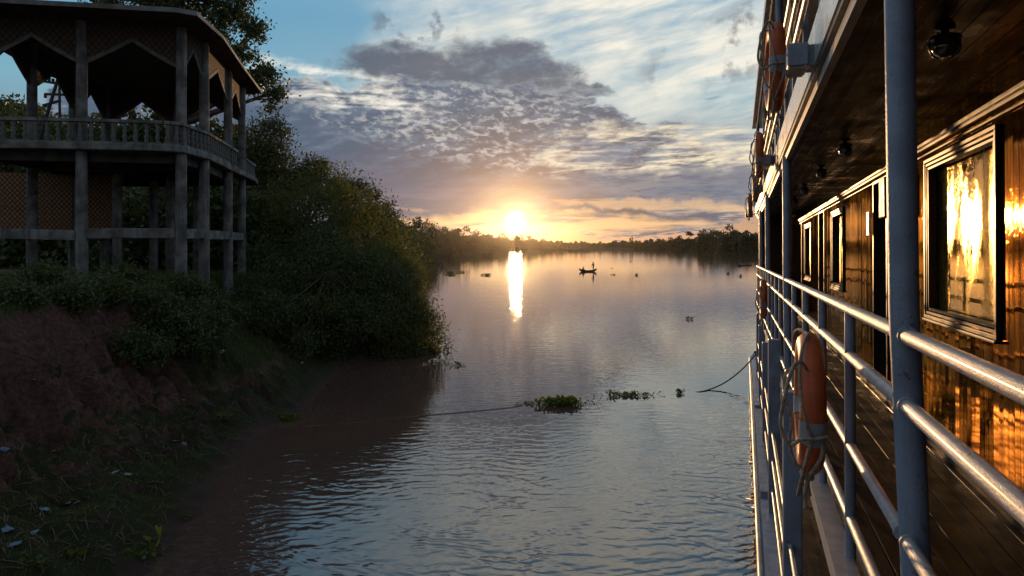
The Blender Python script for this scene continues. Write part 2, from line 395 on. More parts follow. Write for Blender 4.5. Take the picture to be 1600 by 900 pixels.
gx = [float(v) for v in gx]; gy = [float(v) for v in gy]
GX, GY = np.meshgrid(np.array(gx), np.array(gy)); H, DD, SM = hgt(GX, GY)
nx, ny = len(gx), len(gy)
Hf = H.ravel().copy(); dd = DD.ravel(); ss = SM.ravel(); xf = GX.ravel(); yf = GY.ravel()
def hnoise(X, Y, d, s):
    scarp = max(0.0, 1 - abs(s - .45) / .55)
    p = Vector((X, Y, 0)); k = 0.0
    k += noise.fractal(p * .9, .8, 2.1, 4) * (.10 + .10 * scarp)
    if scarp > 0:
        al = Y * 1.0 + X * .35
        q = Vector((al * 1.5, d * .45, 3.0)); rid = 1 - abs(noise.noise(q)) * 2
        far_ = min(1.0, max(0.0, (19.0 - Y) / 2.5)); far_ = .18 + .82 * far_
        k += (rid - .55) * .75 * scarp * far_
        k += (1 - abs(noise.noise(Vector((al * 4.2, d * 1.5, 9.0)))) * 2 - .5) * .26 * scarp * far_
        k += noise.noise(Vector((X * 7, Y * 7, d * 3))) * .06 * scarp + (.4 - abs(noise.noise(Vector((X * 2.6, Y * 2.6, d)))) * 2) * .30 * scarp * far_ + (.4 - abs(noise.noise(Vector((X * 5.3, Y * 5.3, d * 2)))) * 2) * .13 * scarp * far_ + noise.noise(Vector((X * 1.1, Y * 1.1, 8))) * .25 * scarp * far_
    if s < .6 and 8 < Y < 23 and d > .3:                               # slumped clods at the foot of the cut, running down to the right
        w_ = min(1.0, (d - .3) / .8) * (1 - s / .6 * .5) * min(1, max(0, (Y - (13.5 - 1.6 * d)) / 2.5)) * min(1.0, (23 - Y) / 3)
        k += (.5 - abs(noise.noise(Vector((X * 1.3 + Y * 2.2, Y * .9 - X * .5, 2)))) * 2) * .30 * w_ + (.5 - abs(noise.noise(Vector((X * 3.3 + Y * 4.2, Y * 2 - X * 1.2, 5)))) * 2) * .15 * w_
    k += noise.noise(p * 5.0) * .02
    return k * min(1.0, max(0.0, d) / 1.0 + .35) + noise.fractal(p * 2.2, .9, 2.0, 3) * .07
idx = np.where((dd > -1.5) & (dd < 14) & (yf > 4) & (yf < 60))[0]
for i in idx: Hf[i] += hnoise(xf[i], yf[i], dd[i], ss[i])
V = np.stack([xf, yf, Hf], 1).tolist()
Fc = [(j * nx + i, j * nx + i + 1, (j + 1) * nx + i + 1, (j + 1) * nx + i) for j in range(ny - 1) for i in range(nx - 1)]
me = bpy.data.meshes.new('ground'); me.from_pydata(V, [], Fc); me.polygons.foreach_set('use_smooth', [True] * len(Fc)); me.update()
mg = bpy.data.materials.new('river_bank_soil'); mg.use_nodes = True; nt = mg.node_tree; b = nt.nodes['Principled BSDF']
gn = nt.nodes.new('ShaderNodeNewGeometry'); pos = gn.outputs['Position']; px_, py_, pz_ = xyz(nt, pos); _, _, nzz = xyz(nt, gn.outputs['Normal'])
n1 = nz(nt, pos, 1.3, 6, .6); n2 = nz(nt, pos, 9, 6, .65); n3 = nz(nt, pos, 45, 4, .6)
soil = mixc(nt, n2.sm(.3, .7), (.22, .11, .088), (.085, .046, .038)); soil = mixc(nt, n3.sm(.5, .7) * .5, soil, (.05, .028, .024))
mud = mixc(nt, n2.sm(.35, .65), (.10, .065, .05), (.055, .038, .03))
turf = mixc(nt, n2.sm(.35, .65), (.030, .045, .016), (.06, .05, .025))
c = mixc(nt, (pz_ + n1 * .8).sm(.9, 1.35), mud, soil)
c = mixc(nt, ((nzz + n1 * .5 + n3 * .12).sm(1.02, 1.16)).max((py_ + n1 * 3).sm(18.2, 20.2) * (pz_ + n2 * .5).sm(1.0, 1.4)), c, turf)
wet = 1.0 - (pz_ + n2 * .1).sm(.08, .25)
c = mixc(nt, wet, c, (.085, .052, .04))
nt.links.new(c, b.inputs['Base Color']); nt.links.new((wet * -.15 + .95).s, b.inputs['Roughness']); b.inputs['Specular IOR Level'].default_value = .12
bn = nt.nodes.new('ShaderNodeBump'); bn.inputs['Strength'].default_value = 1; bn.inputs['Distance'].default_value = .10
nt.links.new((n2 * .8 + n3 * .5 + n1 * .5).s, bn.inputs['Height']); nt.links.new(bn.outputs[0], b.inputs['Normal'])
ground = mesh_obj('ground', me, mg); tag(ground, 'dark red clay river bank with grass, cut by gullies', 'ground', kind='structure')
from mathutils.bvhtree import BVHTree
def gz(X, Y):
    """height of the ground sheet"""
    i = np.searchsorted(gx, X) - 1; j = np.searchsorted(gy, Y) - 1
    u = (X - gx[i]) / (gx[i + 1] - gx[i]); v = (Y - gy[j]) / (gy[j + 1] - gy[j]); q = lambda a, b: Hf[(j + b) * nx + i + a]
    return float((q(0, 0) * (1 - u) + q(1, 0) * u) * (1 - v) + (q(0, 1) * (1 - u) + q(1, 1) * u) * v)
def gpick(px, py):
    """first ground or water point seen at a pixel"""
    dx, dz = (px - 800) / F, (HY - py) / F; Y = 6.0
    while Y < 80:
        if gz(dx * Y, Y) >= CAMZ + dz * Y or CAMZ + dz * Y <= 0: break
        Y += .03
    return Vector((dx * Y, Y, max(0.0, gz(dx * Y, Y))))

# water: one sheet
mw = bpy.data.materials.new('muddy_river_water'); mw.use_nodes = True; nt = mw.node_tree; b = nt.nodes['Principled BSDF']
pos = nt.nodes.new('ShaderNodeNewGeometry').outputs['Position']; X_, Y_, Z_ = xyz(nt, pos)
nt.links.new((Y_.sm(30, 160) * .01 + .025).s, b.inputs['Roughness']); b.inputs['IOR'].default_value = 1.95; b.inputs['Specular IOR Level'].default_value = .5
nt.links.new(mixc(nt, nz(nt, pos, .25, 3).sm(.3, .7), (.125, .066, .049), (.10, .056, .045)), b.inputs['Base Color'])
ph1 = nz(nt, comb(nt, X_ * .45, Y_ * .6, 0.0), 1.0, 3, .55) ; ph2 = nz(nt, comb(nt, X_ * .7, Y_ * .8, 7.0), 1.0, 3, .55)
s1 = ((Y_ + X_ * .16 + ph1 * 1.5) * (2 * math.pi / .36)).op('SINE'); s2 = ((Y_ * .93 - X_ * .42 + ph2 * 1.1) * (2 * math.pi / .25)).op('SINE'); s3 = ((Y_ * .96 + X_ * .62 + ph1 * .9 - ph2 * .5) * (2 * math.pi / .165)).op('SINE')
s1 = 1.0 - (s1 * .5 + .5).op('POWER', 1.4); s2 = 1.0 - (s2 * .5 + .5).op('POWER', 1.4)     # rounded troughs, sharper crests
w1 = nz(nt, comb(nt, X_ * 1.5 + Y_ * .35, Y_ * 3.1 - X_ * .55, 0.0), 1.25, 2, .45, .4); w3 = nz(nt, comb(nt, X_ * .35, Y_, 0.0), .30, 2)
p1_ = nz(nt, comb(nt, X_ * .7, Y_ * .9, 3.0), 1.1, 2).sm(.35, .62); p2_ = nz(nt, comb(nt, X_ * .9, Y_, 6.0), 1.3, 2).sm(.38, .65)
# sheltered water lies behind the headland, near the left bank
sh = (X_ + 2.2 + nz(nt, pos, .6, 2) * 1.6).sm(-1.8, .8).max(1.0 - (Y_ + X_ * .9).sm(10.5, 13.5)).max((Y_).sm(28, 40)) * .93 + .07
near = 1.0 - (Y_ + X_ * .25).sm(9, 22); far = Y_.sm(30, 130) * -.58 + 1.0
boatside = (X_ - Y_ * .33).sm(-2.4, .1) * (1.0 - Y_.sm(15, 24))
rip = (s1 * (p1_ * .8 + .2) * .46 + s2 * (p2_ * .8 + .2) * .28 + s3 * p1_ * p2_ * .12) * (near * .85 + boatside * .9 + .13) * far
hh = (rip * .0112 + w1 * (near * .006 + .0052) * far) * sh + w3 * .004
bn = nt.nodes.new('ShaderNodeBump'); bn.inputs['Strength'].default_value = 1.0; bn.inputs['Distance'].default_value = 1.0
nt.links.new(hh.s, bn.inputs['Height']); nt.links.new(bn.outputs[0], b.inputs['Normal'])
mb = MB(); mb.add([(-2500, -50, 0), (2500, -50, 0), (2500, 2500, 0), (-2500, 2500, 0)], [(0, 1, 2, 3)])
water = mb.build('water', mw); tag(water, 'calm rippled river reflecting the sunset', 'river', kind='structure')

# evening haze
mh = bpy.data.materials.new('evening_haze'); mh.use_nodes = True; nt = mh.node_tree; nt.nodes.clear()
pv = nt.nodes.new('ShaderNodeVolumePrincipled'); pv.inputs['Color'].default_value = (1, .93, .85, 1); pv.inputs['Density'].default_value = .000014; pv.inputs['Anisotropy'].default_value = .93
o_ = nt.nodes.new('ShaderNodeOutputMaterial'); nt.links.new(pv.outputs[0], o_.inputs['Volume'])
haze = MB().box((-2610, -70, -2.5), (2610, 2610, 60)).build('haze', mh); tag(haze, 'thin warm evening haze over the river', 'haze', kind='stuff')

# ------------------------------------------------------------------ the moored river boat
A = math.radians(18.3); PT_ = -.0153; CA, SA = math.cos(A), math.sin(A)
MF = Matrix.Translation((0, 0, CAMZ)) @ Matrix.Rotation(-A, 4, 'Z') @ Matrix.Rotation(PT_, 4, 'X')
BASE = Vector((1.2, 8.0, -4.55))
def bframe(name, loc):
    o = empty(name); o.matrix_world = MF @ Matrix.Translation(loc); return o
boat = bframe('river_cruise_boat', BASE)
tag(boat, 'moored wooden river cruise boat with blue grey rails and glossy brown cabin wall', 'river boat')
def P(mb, name, m, parent=None, bevel=0):
    """part of the boat, mesh in the boat's frame"""
    if parent is None: return mb.build(name, m, boat, BASE, bevel)
    return mb.build(name, m, parent, (0, 0, 0), bevel)
Z_FLOOR, Z_CEIL, WALL = -1.69, 1.32, 1.70
U0, U1 = -3.0, 24.2
def rn(u): return .44 + .0135 * min(max(u, 0), 12) if u > 0 else .44       # outer deck edge
# hull with a closing bow
def hull_n(u): return .27 + .009 * (u - 8.8) if u < 26 else .42 + ((u - 26) / 7) ** 2 * 3.2
mb = MB(); us = [-4, 0, 4, 8, 12, 16, 20, 24, 26, 28, 30, 32, 33]
zt = [-3.87 + .014 * (u - 8.8) for u in us]
vs = []; 
for u, z_ in zip(us, zt):
    n0 = hull_n(u); n1 = 7.2 - (n0 if u > 26 else .27)
    vs += [(n0, u, z_), (n0 + .10, u, -5.3), (n1 - .10, u, -5.3), (n1, u, z_)]
fs = []
for i in range(len(us) - 1):
    for j in range(3): fs.append((i * 4 + j, (i + 1) * 4 + j, (i + 1) * 4 + j + 1, i * 4 + j + 1))
    fs.append((i * 4 + 3, (i + 1) * 4 + 3, (i + 1) * 4, i * 4))
fs += [(0, 1, 2, 3), tuple(len(vs) - 4 + k for k in (3, 2, 1, 0))]
mb.add(vs, fs); P(mb, 'hull', M_bluep)
# rubbing rail of pale paint along the gunwale
mb = MB(); mb.tube([(hull_n(u) - .012, u, z_ + .01) for u, z_ in zip(us[:-2], zt[:-2])], .038, 10); P(mb, 'rubbing_strake', M_white)
mb = MB()
for u0, u1, nn, hh_ in ((-4, 11.4, .17, .06), (11.55, 17.4, .14, .13), (17.55, 24.6, .12, .18)):
    for k in range(6):
        a_, b_ = u0 + (u1 - u0) * k / 6, u0 + (u1 - u0) * (k + 1) / 6
        f = lambda u: (hull_n(u) + .045, -3.87 + .014 * (u - 8.8))
        (na, za), (nb, zb) = f(a_), f(b_)
        mb.add([(na, a_, za), (na + nn, a_, za), (nb + nn, b_, zb), (nb, b_, zb), (na, a_, za + hh_), (na + nn, a_, za + hh_), (nb + nn, b_, zb + hh_), (nb, b_, zb + hh_)],
               [(0, 3, 2, 1), (4, 5, 6, 7), (0, 1, 5, 4), (1, 2, 6, 5), (2, 3, 7, 6), (3, 0, 4, 7)])
P(mb, 'side_ledge', M_bluep)
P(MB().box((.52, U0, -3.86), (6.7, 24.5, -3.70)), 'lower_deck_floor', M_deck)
P(MB().box((1.9, U0, -3.69), (6.8, U1, Z_FLOOR - .3)), 'lower_cabin', M_brownp)
P(MB().box((hull_n(25.2) + .16, 25.1, -3.7), (hull_n(25.2) + .34, 25.3, -3.22)).tube([(.53, 25.2, -3.3), (.86, 25.2, -3.3)], .04, 8), 'bollard', M_black, bevel=.02)
# main deck: floor boards, outer fascia beam
mb = MB(); k = 0; nn = .67
while nn < WALL:
    n2 = min(nn + .128, WALL); mb.box((nn, U0, Z_FLOOR - .03), (n2, U1, Z_FLOOR + R.uniform(-.0015, .0015))); nn = n2 + .006
P(mb, 'deck_floor', M_deck, bevel=.004)
P(MB().box((.74, U0, -1.95), (6.9, U1, -1.735)), 'deck_slab', M_brownp)
mb = MB()
for i in range(18):
    a_, b_ = -3 + i * 1.5, -3 + (i + 1) * 1.5
    na, nb = rn(a_), rn(b_)
    mb.add([(na, a_, -1.80), (na + .12, a_, -1.80), (nb + .12, b_, -1.80), (nb, b_, -1.80), (na, a_, -1.68), (na + .12, a_, -1.68), (nb + .12, b_, -1.68), (nb, b_, -1.68)],
           [(0, 3, 2, 1), (4, 5, 6, 7), (0, 1, 5, 4), (2, 3, 7, 6), (3, 0, 4, 7), (1, 2, 6, 5)])
P(mb, 'deck_fascia', mat('taupe_paint', (.42, .35, .32), .38, nscale=6, var=.25, bump=.2, bscale=50))
# lower deck supports and handrails
for u, wd in ((-.5, .14), (3.0, .14), (6.75, .15), (10.9, .14), (14.6, .14), (18.3, .14), (22.0, .14)):
    n0 = hull_n(u) + .17
    P(MB().box((n0 - .03, u - wd / 2, -3.86), (n0 + .13, u + wd / 2, -1.22 if 5 < u < 12 else -1.70)), 'support_post', M_bluep, bevel=.012)
for zz in (-3.45, -3.0, -2.6):
    P(MB().tube([(hull_n(u) + .20, u, zz) for u in (-3, 8, 16, 24.4)], .022, 8), 'lower_handrail', M_rail)
# big round posts of the main deck
for u, rr_, nn in ((-2.3, .052, .6), (2.94, .052, .60), (9.6, .052, .61), (15.9, .05, .62), (20.6, .05, .63)):
    lean = -.058 if u < 5 else -.02
    p = MB(); p.tube([(nn - lean * 1.0, u, -1.70), (nn, u, -.2), (nn + lean * .25 - .0, u, Z_CEIL - .005)], rr_, 24)
    P(p, 'round_post', M_bluep)
P(MB().tube([(.98, 15.0, Z_FLOOR), (.98, 15.0, Z_CEIL)], .07, 16), 'inner_post', M_bluep)
rails = {}
for k, zz in enumerate((-.293, -.555, -1.06, -1.47)):
    rr_ = .030 if k < 2 else .026
    segs = [-2.3, 2.94, 9.6, 15.9, 20.6, 24.0]
    p = MB()
    for a_, b_ in zip(segs, segs[1:]):
        rd = .05
        p.tube([(.602, a_ + rd, zz), (.602, b_ - rd, zz)], rr_, 20)
        for e_ in (a_ + rd - .004, b_ - rd - .012): p.tube([(.602, e_, zz), (.602, e_ + .016, zz)], rr_ * 1.22, 20)
    o = P(p, 'handrail', M_rail)
segs = [2.94, 9.6, 15.9, 20.6, 24.0]
ubal = [-.97, .36, 1.5]; ubal = [-.97]
for a_, b_ in zip([-2.3] + segs, segs):
    n_ = {2.94: 5, 9.6: 5, 15.9: 4, 20.6: 3}.get(a_, 0)
    for j in range(1, n_): ubal.append(a_ + (b_ - a_) * j / n_)
for u in ubal:
    P(MB().tube([(.602, u, -1.70), (.602, u, -.295)], .029, 16), 'baluster', M_bluep)
# cabin wall of vertical boards; the aft stretch around the window stands a touch askew
WIN = [(5.52, 7.30, -.50, .86, 0.0), (12.7, 14.1, -.5, .80, 0), (18.0, 19.6, -.5, .80, 0)]
DOORS = [(9.15, 9.95), (15.4, 16.3), (20.6, 21.5)]
def wall_n(u): return WALL
def boards(u0, u1, z0, z1, mbx, bw=.098):
    u = u0
    while u < u1 - .004:
        u2 = min(u + bw, u1); t = R.uniform(-.0009, .0009); s_ = R.uniform(0, .0012)
        a, b = u + .0025, u2 - .0025
        vs = [(WALL + s_ - t, a, z0), (WALL + s_ + t, b, z0), (WALL + .03, b, z0), (WALL + .03, a, z0), (WALL + s_ - t, a, z1), (WALL + s_ + t, b, z1), (WALL + .03, b, z1), (WALL + .03, a, z1)]
        mbx.add(vs, [(0, 3, 2, 1), (4, 5, 6, 7), (0, 1, 5, 4), (1, 2, 6, 5), (2, 3, 7, 6), (3, 0, 4, 7)]); u = u2
mb = MB(); marks = sorted([(a, b, z0, z1) for a, b, z0, z1, _ in WIN] + [(a, b, Z_FLOOR, .95) for a, b in DOORS])
u = U0
for a, b, z0, z1 in marks:
    boards(u, a, Z_FLOOR, Z_CEIL, mb); 
    if z0 > Z_FLOOR: boards(a, b, Z_FLOOR, z0, mb)
    boards(a, b, z1, Z_CEIL, mb); u = b
boards(u, U1, Z_FLOOR, Z_CEIL, mb)
P(mb, 'cabin_wall', M_panel, bevel=.0015)
# hidden body of the cabin behind the boards, open where windows and doors are recessed
mb = MB(); u = U0
for a, b, z0, z1 in marks:
    mb.box((WALL + .032, u, Z_FLOOR), (WALL + .16, a, Z_CEIL)); 
    if z0 > Z_FLOOR: mb.box((WALL + .032, a, Z_FLOOR), (WALL + .16, b, z0))
    mb.box((WALL + .032, a, z1), (WALL + .16, b, Z_CEIL)); u = b
mb.box((WALL + .032, u, Z_FLOOR), (WALL + .16, U1, Z_CEIL)); mb.box((WALL + .163, U0, Z_FLOOR), (6.6, U1, Z_CEIL))
M_dkint = mat('dark_wood_core', (.02, .012, .008), .7)
P(mb, 'cabin_core', M_dkint)
P(MB().box((WALL - .03, U1 - .0, Z_FLOOR - .2), (6.6, U1 + .05, Z_CEIL)).box((.66, U1 - .02, -1.7), (WALL - .032, U1 + .05, Z_CEIL)), 'forward_bulkhead', M_brownp)
for k, (a, b, z0, z1, _) in enumerate(WIN):
    wn = MB()                                                        # moulded frame standing proud of the boards
    for i, (o1, t_) in enumerate(((0, .030), (.040, .022), (.075, .014))):
        w_ = .032 if i == 0 else .026
        for q0, q1 in (((a - .02 + o1), z0), ):
            pass
        a1, b1, c1, d1 = a - .06 + o1, b + .06 - o1, z0 - .06 + o1, z1 + .06 - o1
        n0, n1 = WALL - t_, WALL + .05
        wn.box((n0, a1, d1 - w_), (n1, b1, d1)); wn.box((n0, a1, c1), (n1, b1, c1 + w_))
        wn.box((n0, a1, c1 + w_), (n1, a1 + w_, d1 - w_)); wn.box((n0, b1 - w_, c1 + w_), (n1, b1, d1 - w_))
    fr = P(wn, 'window_frame', M_brownp, bevel=.004)
    MB().box((WALL + .075, a, z0), (WALL + .085, b, z1)).build('pane', M_glass, fr)
    MB().box((WALL + .051, b - .012, z0), (WALL + .074, b - .002, z1)).build('jamb', M_dkint, fr)
    MB().box((WALL - .045, a - .07, z0 - .085), (WALL + .03, b + .07, z0 - .062)).build('sill', M_brownp, fr, bevel=.006)
for a, b in DOORS:
    d_ = P(MB().box((WALL + .10, a + .01, Z_FLOOR + .003), (WALL + .14, b - .01, .948)), 'cabin_door', M_brownp)
    MB().tube([(WALL + .06, a + .12, -.6), (WALL + .06, a + .24, -.6)], .012, 8).build('handle', M_lamp, d_)
    MB().box((WALL - .02, b - .0, Z_FLOOR), (WALL + .05, b + .05, .99)).box((WALL - .02, a - .05, Z_FLOOR), (WALL + .05, a, .99)).box((WALL - .02, a, .95), (WALL + .05, b, .99)).build('door_frame', M_brownp, d_, bevel=.004)
# two stepped cornice mouldings where wall meets ceiling
mb = MB(); mb.box((WALL - .035, U0, 1.02), (WALL, U1, 1.05)); mb.box((WALL - .055, U0, 1.05), (WALL, U1, 1.085)); mb.box((WALL - .02, U0, .965), (WALL, U1, .985))
P(mb, 'cornice', M_brownp, bevel=.006)
P(MB().box((WALL - .05, U0, Z_FLOOR + .002), (WALL, U1, Z_FLOOR + .09)).box((WALL - .022, U0, Z_FLOOR + .09), (WALL, U1, Z_FLOOR + .11)), 'skirting', M_brownp, bevel=.006)
# ceiling boards
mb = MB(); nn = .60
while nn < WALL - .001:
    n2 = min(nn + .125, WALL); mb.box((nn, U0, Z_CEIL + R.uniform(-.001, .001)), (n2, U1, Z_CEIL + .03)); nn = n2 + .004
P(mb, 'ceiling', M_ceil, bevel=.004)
for u in (3.6, 8.0, 12.4, 16.8, 21.2): pass
# eave: soffit moulding, brown trim and the white fascia of the upper deck
def strip(n0f, w_, z0, z1, m, name, bevel=.006):
    mb = MB()
    for i in range(9):
        a_, b_ = -3 + i * 3, -3 + (i + 1) * 3 + (.25 if i == 8 else 0)
        na, nb = n0f(a_), n0f(b_)
        mb.add([(na, a_, z0), (na + w_, a_, z0), (nb + w_, b_, z0), (nb, b_, z0), (na, a_, z1), (na + w_, a_, z1), (nb + w_, b_, z1), (nb, b_, z1)],
               [(0, 3, 2, 1), (4, 5, 6, 7), (3, 0, 4, 7), (1, 2, 6, 5)] + ([(0, 1, 5, 4)] if i == 0 else []) + ([(2, 3, 7, 6)] if i == 8 else []))
    return P(mb, name, m)
en = lambda u: .49 + .006 * max(0, min(u, 16))
strip(lambda u: en(u) + .045, .05, 1.27, 1.345, M_white, 'eave_moulding')
strip(lambda u: en(u) + .012, .09, 1.346, 1.385, M_brownp, 'eave_trim')
M_fasc = mat('streaked_white_paint', (.60, .60, .58), .28, rust=.7, streak=.4, nscale=5, col2=(.47, .42, .34), bump=.35, bscale=70, coat=.4, coat_rough=.15)
strip(lambda u: en(u), .06, 1.386, 1.70, M_fasc, 'upper_fascia')
P(MB().box((.56, U0, 1.39), (6.8, U1, 1.66)), 'upper_deck_slab', M_brownp)
# upper deck railing, cabin and roof above the frame
for zz in (2.05, 2.38, 2.72):
    P(MB().tube([(en(u) - .01, u, zz) for u in (-3, 4, 10, 16, 24.2)], .026, 12), 'upper_handrail', M_rail)
for i in range(19):
    u = -1.6 + i * 1.36
    P(MB().box((en(u) + .02, u - .035, 1.62), (en(u) + .07, u + .035, 2.76)), 'upper_baluster', M_bluep, bevel=.006)
for u in (-1.2, 5.2, 11.2, 17.2, 23.0):
    P(MB().tube([(.62, u, 1.66), (.60, u, 4.3)], .05, 16), 'upper_post', M_bluep)
P(MB().box((1.9, U0, 1.67), (6.4, U1, 4.28)), 'upper_cabin', M_brownp)
P(MB().box((.45, U0, 4.3), (6.9, U1, 4.5)), 'roof', M_white)
# rolled side curtain: corded edge that hangs outside the upper rail
cd = [(.335 + .004 * u, u, 2.86 - .006 * u + .012 * math.sin(u * 3)) for u in np.linspace(-2, 24.2, 200)]
p = MB(); p.tube(cd, [.016 + .008 * (i % 2) for i in range(200)], 8); P(p, 'corded_edge', M_rope)
# floodlights on brackets
for u, z_, s_ in ((5.45, 1.45, .9), (12.2, 1.60, 1.0), (17.4, 1.62, 1.0), (23.6, 1.35, 1.25)):
    e_ = en(u); w_ = .19 * s_; far = u > 20
    if far: h_ = MB().box((e_ - .34, u - .1, z_ - .05), (e_ - .12, u + .1, z_ + .16)); br = MB().bar((e_ - .13, u, z_ + .02), (e_ + .01, u, z_ + .1), .03, .03)
    else: h_ = MB().box((e_ - w_ - .01, u - .16, z_ - .07), (e_ - .04, u + .16, z_ + .10)); br = MB().box((e_ - .045, u - .11, z_ - .06), (e_ + .002, u + .11, z_ + .09))
    h = P(h_, 'floodlight', M_lamp if far else M_bluep, bevel=.012); br.build('bracket', M_bluep, h)
    MB().box((e_ - w_, u - .14, z_ - .082), (e_ - .06, u + .14, z_ - .0705)).build('lens', M_tape, h) if not far else None
# speaker, sign plate, switch box on the wall
P(MB().box((WALL - .20, 8.25, .44), (WALL - .001, 8.55, .88)), 'wall_speaker', M_black, bevel=.012)
P(MB().box((WALL - .07, 9.98, .30), (WALL - .051, 10.12, .60)), 'number_plate', mat('bronze_plate', (.35, .24, .12), .3, metal=.7))
# lanterns under the ceiling
M_lg = mat('ribbed_lantern_glass', (.10, .06, .03), .12, spec=1.0, coat=1.0, coat_rough=.03)
def lantern(u, n_, s=1.0):
    b = MB(); z0 = Z_CEIL
    def ring(prof, seg=14):
        m = MB(); vs = []; 
        for r_, zz in prof: vs += [(n_ + r_ * s * math.cos(2 * math.pi * j / seg), u + r_ * s * math.sin(2 * math.pi * j / seg), z0 + zz * s) for j in range(seg)]
        fs = [(i * seg + j, i * seg + (j + 1) % seg, (i + 1) * seg + (j + 1) % seg, (i + 1) * seg + j) for i in range(len(prof) - 1) for j in range(seg)]
        m.add(vs, fs, True); m.add(vs[:seg], [tuple(range(seg))]); m.add(vs[-seg:], [tuple(range(seg))[::-1]]); return m
    o = P(ring([(.08, -.002), (.085, -.02), (.03, -.03), (.03, -.06), (.12, -.09), (.13, -.11), (.05, -.112)]), 'ceiling_lantern', M_lamp)
    ring([(.085, -.112), (.10, -.15), (.105, -.19), (.085, -.235), (.045, -.26), (.012, -.268)]).build('glass_bowl', M_lg, o)
    c = MB()
    for j in range(8):
        t = 2 * math.pi * j / 8; c.tube([(n_ + r_ * s * math.cos(t), u + r_ * s * math.sin(t), z0 + zz * s) for r_, zz in ((.12, -.10), (.116, -.15), (.12, -.19), (.10, -.245), (.05, -.275))], .006 * s, 6)
    c.build('cage', M_lamp, o)
for u, n_ in ((4.45, 1.12), (8.4, 1.14), (10.7, 1.14), (13.4, 1.15), (15.9, 1.15)): lantern(u, n_, .66)

# ------------------------------------------------------------------ lifebuoys (lift off the rail)
def smooth(p, k=5):
    p = [Vector(q) for q in p]; o = []
    for i in range(len(p) - 1):
        a, b, c, d = p[max(i - 1, 0)], p[i], p[i + 1], p[min(i + 2, len(p) - 1)]
        for j in range(k):
            t = j / k; o.append(.5 * ((2 * b) + (c - a) * t + (2 * a - 5 * b + 4 * c - d) * t * t + (3 * b - a - 3 * c + d) * t ** 3))
    return o + [p[-1]]
def make_buoy(name):
    root = empty(name)
    Rm, a_n, a_r = .305, .062, .068
    def torus(t0, t1, an, ar, seg=48, n=18, close=True):
        m = MB(); vs = []; K = seg if close else seg + 1
        for i in range(K):
            t = t0 + (t1 - t0) * i / seg; c_, s_ = math.cos(t), math.sin(t)
            for j in range(n):
                q = 2 * math.pi * j / n; r_ = Rm + ar * math.cos(q); vs.append((an * math.sin(q), r_ * c_, r_ * s_))
        fs = [(i * n + j, i * n + (j + 1) % n, ((i + 1) % K) * n + (j + 1) % n, ((i + 1) % K) * n + j) for i in range(seg if close else seg) for j in range(n) if close or i < seg]
        m.add(vs, [f[::-1] for f in fs], True); return m
    torus(0, 2 * math.pi, a_n, a_r).build('ring', M_orange, root)
    for t in (-.42, math.pi + .08):
        torus(t, t + .34, a_n + .004, a_r + .004, 8, 18, False).build('band', M_tape, root)
    rp = MB()                                                        # grab line in four drooping loops outside the ring
    pts = []
    ts = [.0, math.pi / 2, math.pi, -math.pi / 2, 0]
    for q in range(4):
        t0 = q * math.pi / 2 + .25
        for i in range(14):
            f = i / 14; t = t0 + f * math.pi / 2; bul = math.sin(f * math.pi)
            rr_ = Rm + a_r + .012 + .05 * bul; pts.append((-.055 * bul - .01, rr_ * math.cos(t), rr_ * math.sin(t) - .05 * bul))
    pts.append(pts[0]); rp.tube(pts, .0085, 8)
    rp.tube(smooth([(-.03, -.30, .22), (-.06, -.33, .26), (-.10, -.36, .22), (-.14, -.38, .06), (-.15, -.38, -.06), (-.11, -.38, -.14), (-.06, -.38, -.11), (.0, -.385, -.10), (.06, -.36, -.09)]), .009, 8)
    rp.tube(smooth([(-.05, -.26, .22), (-.12, -.28, .20), (-.13, -.30, .08), (-.10, -.30, -.04), (-.11, -.30, -.16), (-.08, -.30, -.25), (-.04, -.28, -.27)]), .008, 8)
    rp.tube(smooth([(.04, -.33, -.12), (.035, -.33, -.2), (.0, -.27, -.29), (-.02, -.2, -.36), (-.01, -.18, -.44)]), .011, 8)
    rp.tube([(-.045, -.24, -.30), (-.03, -.23, -.33), (.0, -.21, -.335)], .02, 8); rp.tube(smooth([(-.02, -.22, -.33), (-.03, -.2, -.42), (-.03, -.2, -.50)]), .010, 8)
    rp.build('grab_rope', M_rope, root)
    return root
buoy0 = make_buoy('lifebuoy')
bl = [((.362, 3.98, -.775), 'large orange lifebuoy with looped rope, nearest, hung on the main deck rail', 0, -.03),
      ((.47, 14.1, -.80), 'orange lifebuoy hung far forward on the main deck rail', 0, 0),
      ((.29, 6.05, 1.57), 'orange lifebuoy on the upper deck rail beside the nearest white floodlight', 0, .03),
      ((.33, 11.8, 1.66), 'second orange lifebuoy from the camera on the upper deck rail', 0, 0),
      ((.38, 16.6, 1.62), 'third orange lifebuoy from the camera on the upper deck rail', 0, 0),
      ((.36, 22.6, 1.62), 'farthest small orange lifebuoy on the upper deck rail by the bow lamp', 0, 0)]
for i, (p, lab, _, yaw) in enumerate(bl):
    o = buoy0 if i == 0 else copy_tree(buoy0)
    o.matrix_world = MF @ Matrix.Translation(p) @ Matrix.Rotation(yaw, 4, 'Z') @ Matrix.Rotation([0, .7, 2.9, 1.9, .4, 1.2][i] * 0 + [0, .1, -.1, .15, 0, .1][i], 4, 'X')
    tag(o, lab, 'lifebuoy', 'lifebuoys hung along the boat rails')
# mooring line from the bollard into the water
p0 = MF @ Vector((.60, 25.15, -3.35)); p1 = W(1093, 612.5)
pts = []
for i in range(24):
    t = i / 23; q = p0.lerp(p1, t); q.z = p0.z * (1 - t) ** 2.1 + .0; pts.append(q)
pts.append(pts[-1] + Vector((-.35, .1, -.05)))
ml = MB().tube(pts, .022, 8).build('mooring_rope', M_rope2); tag(ml, 'slack dark mooring rope running from the boat bollard into the water', 'rope')

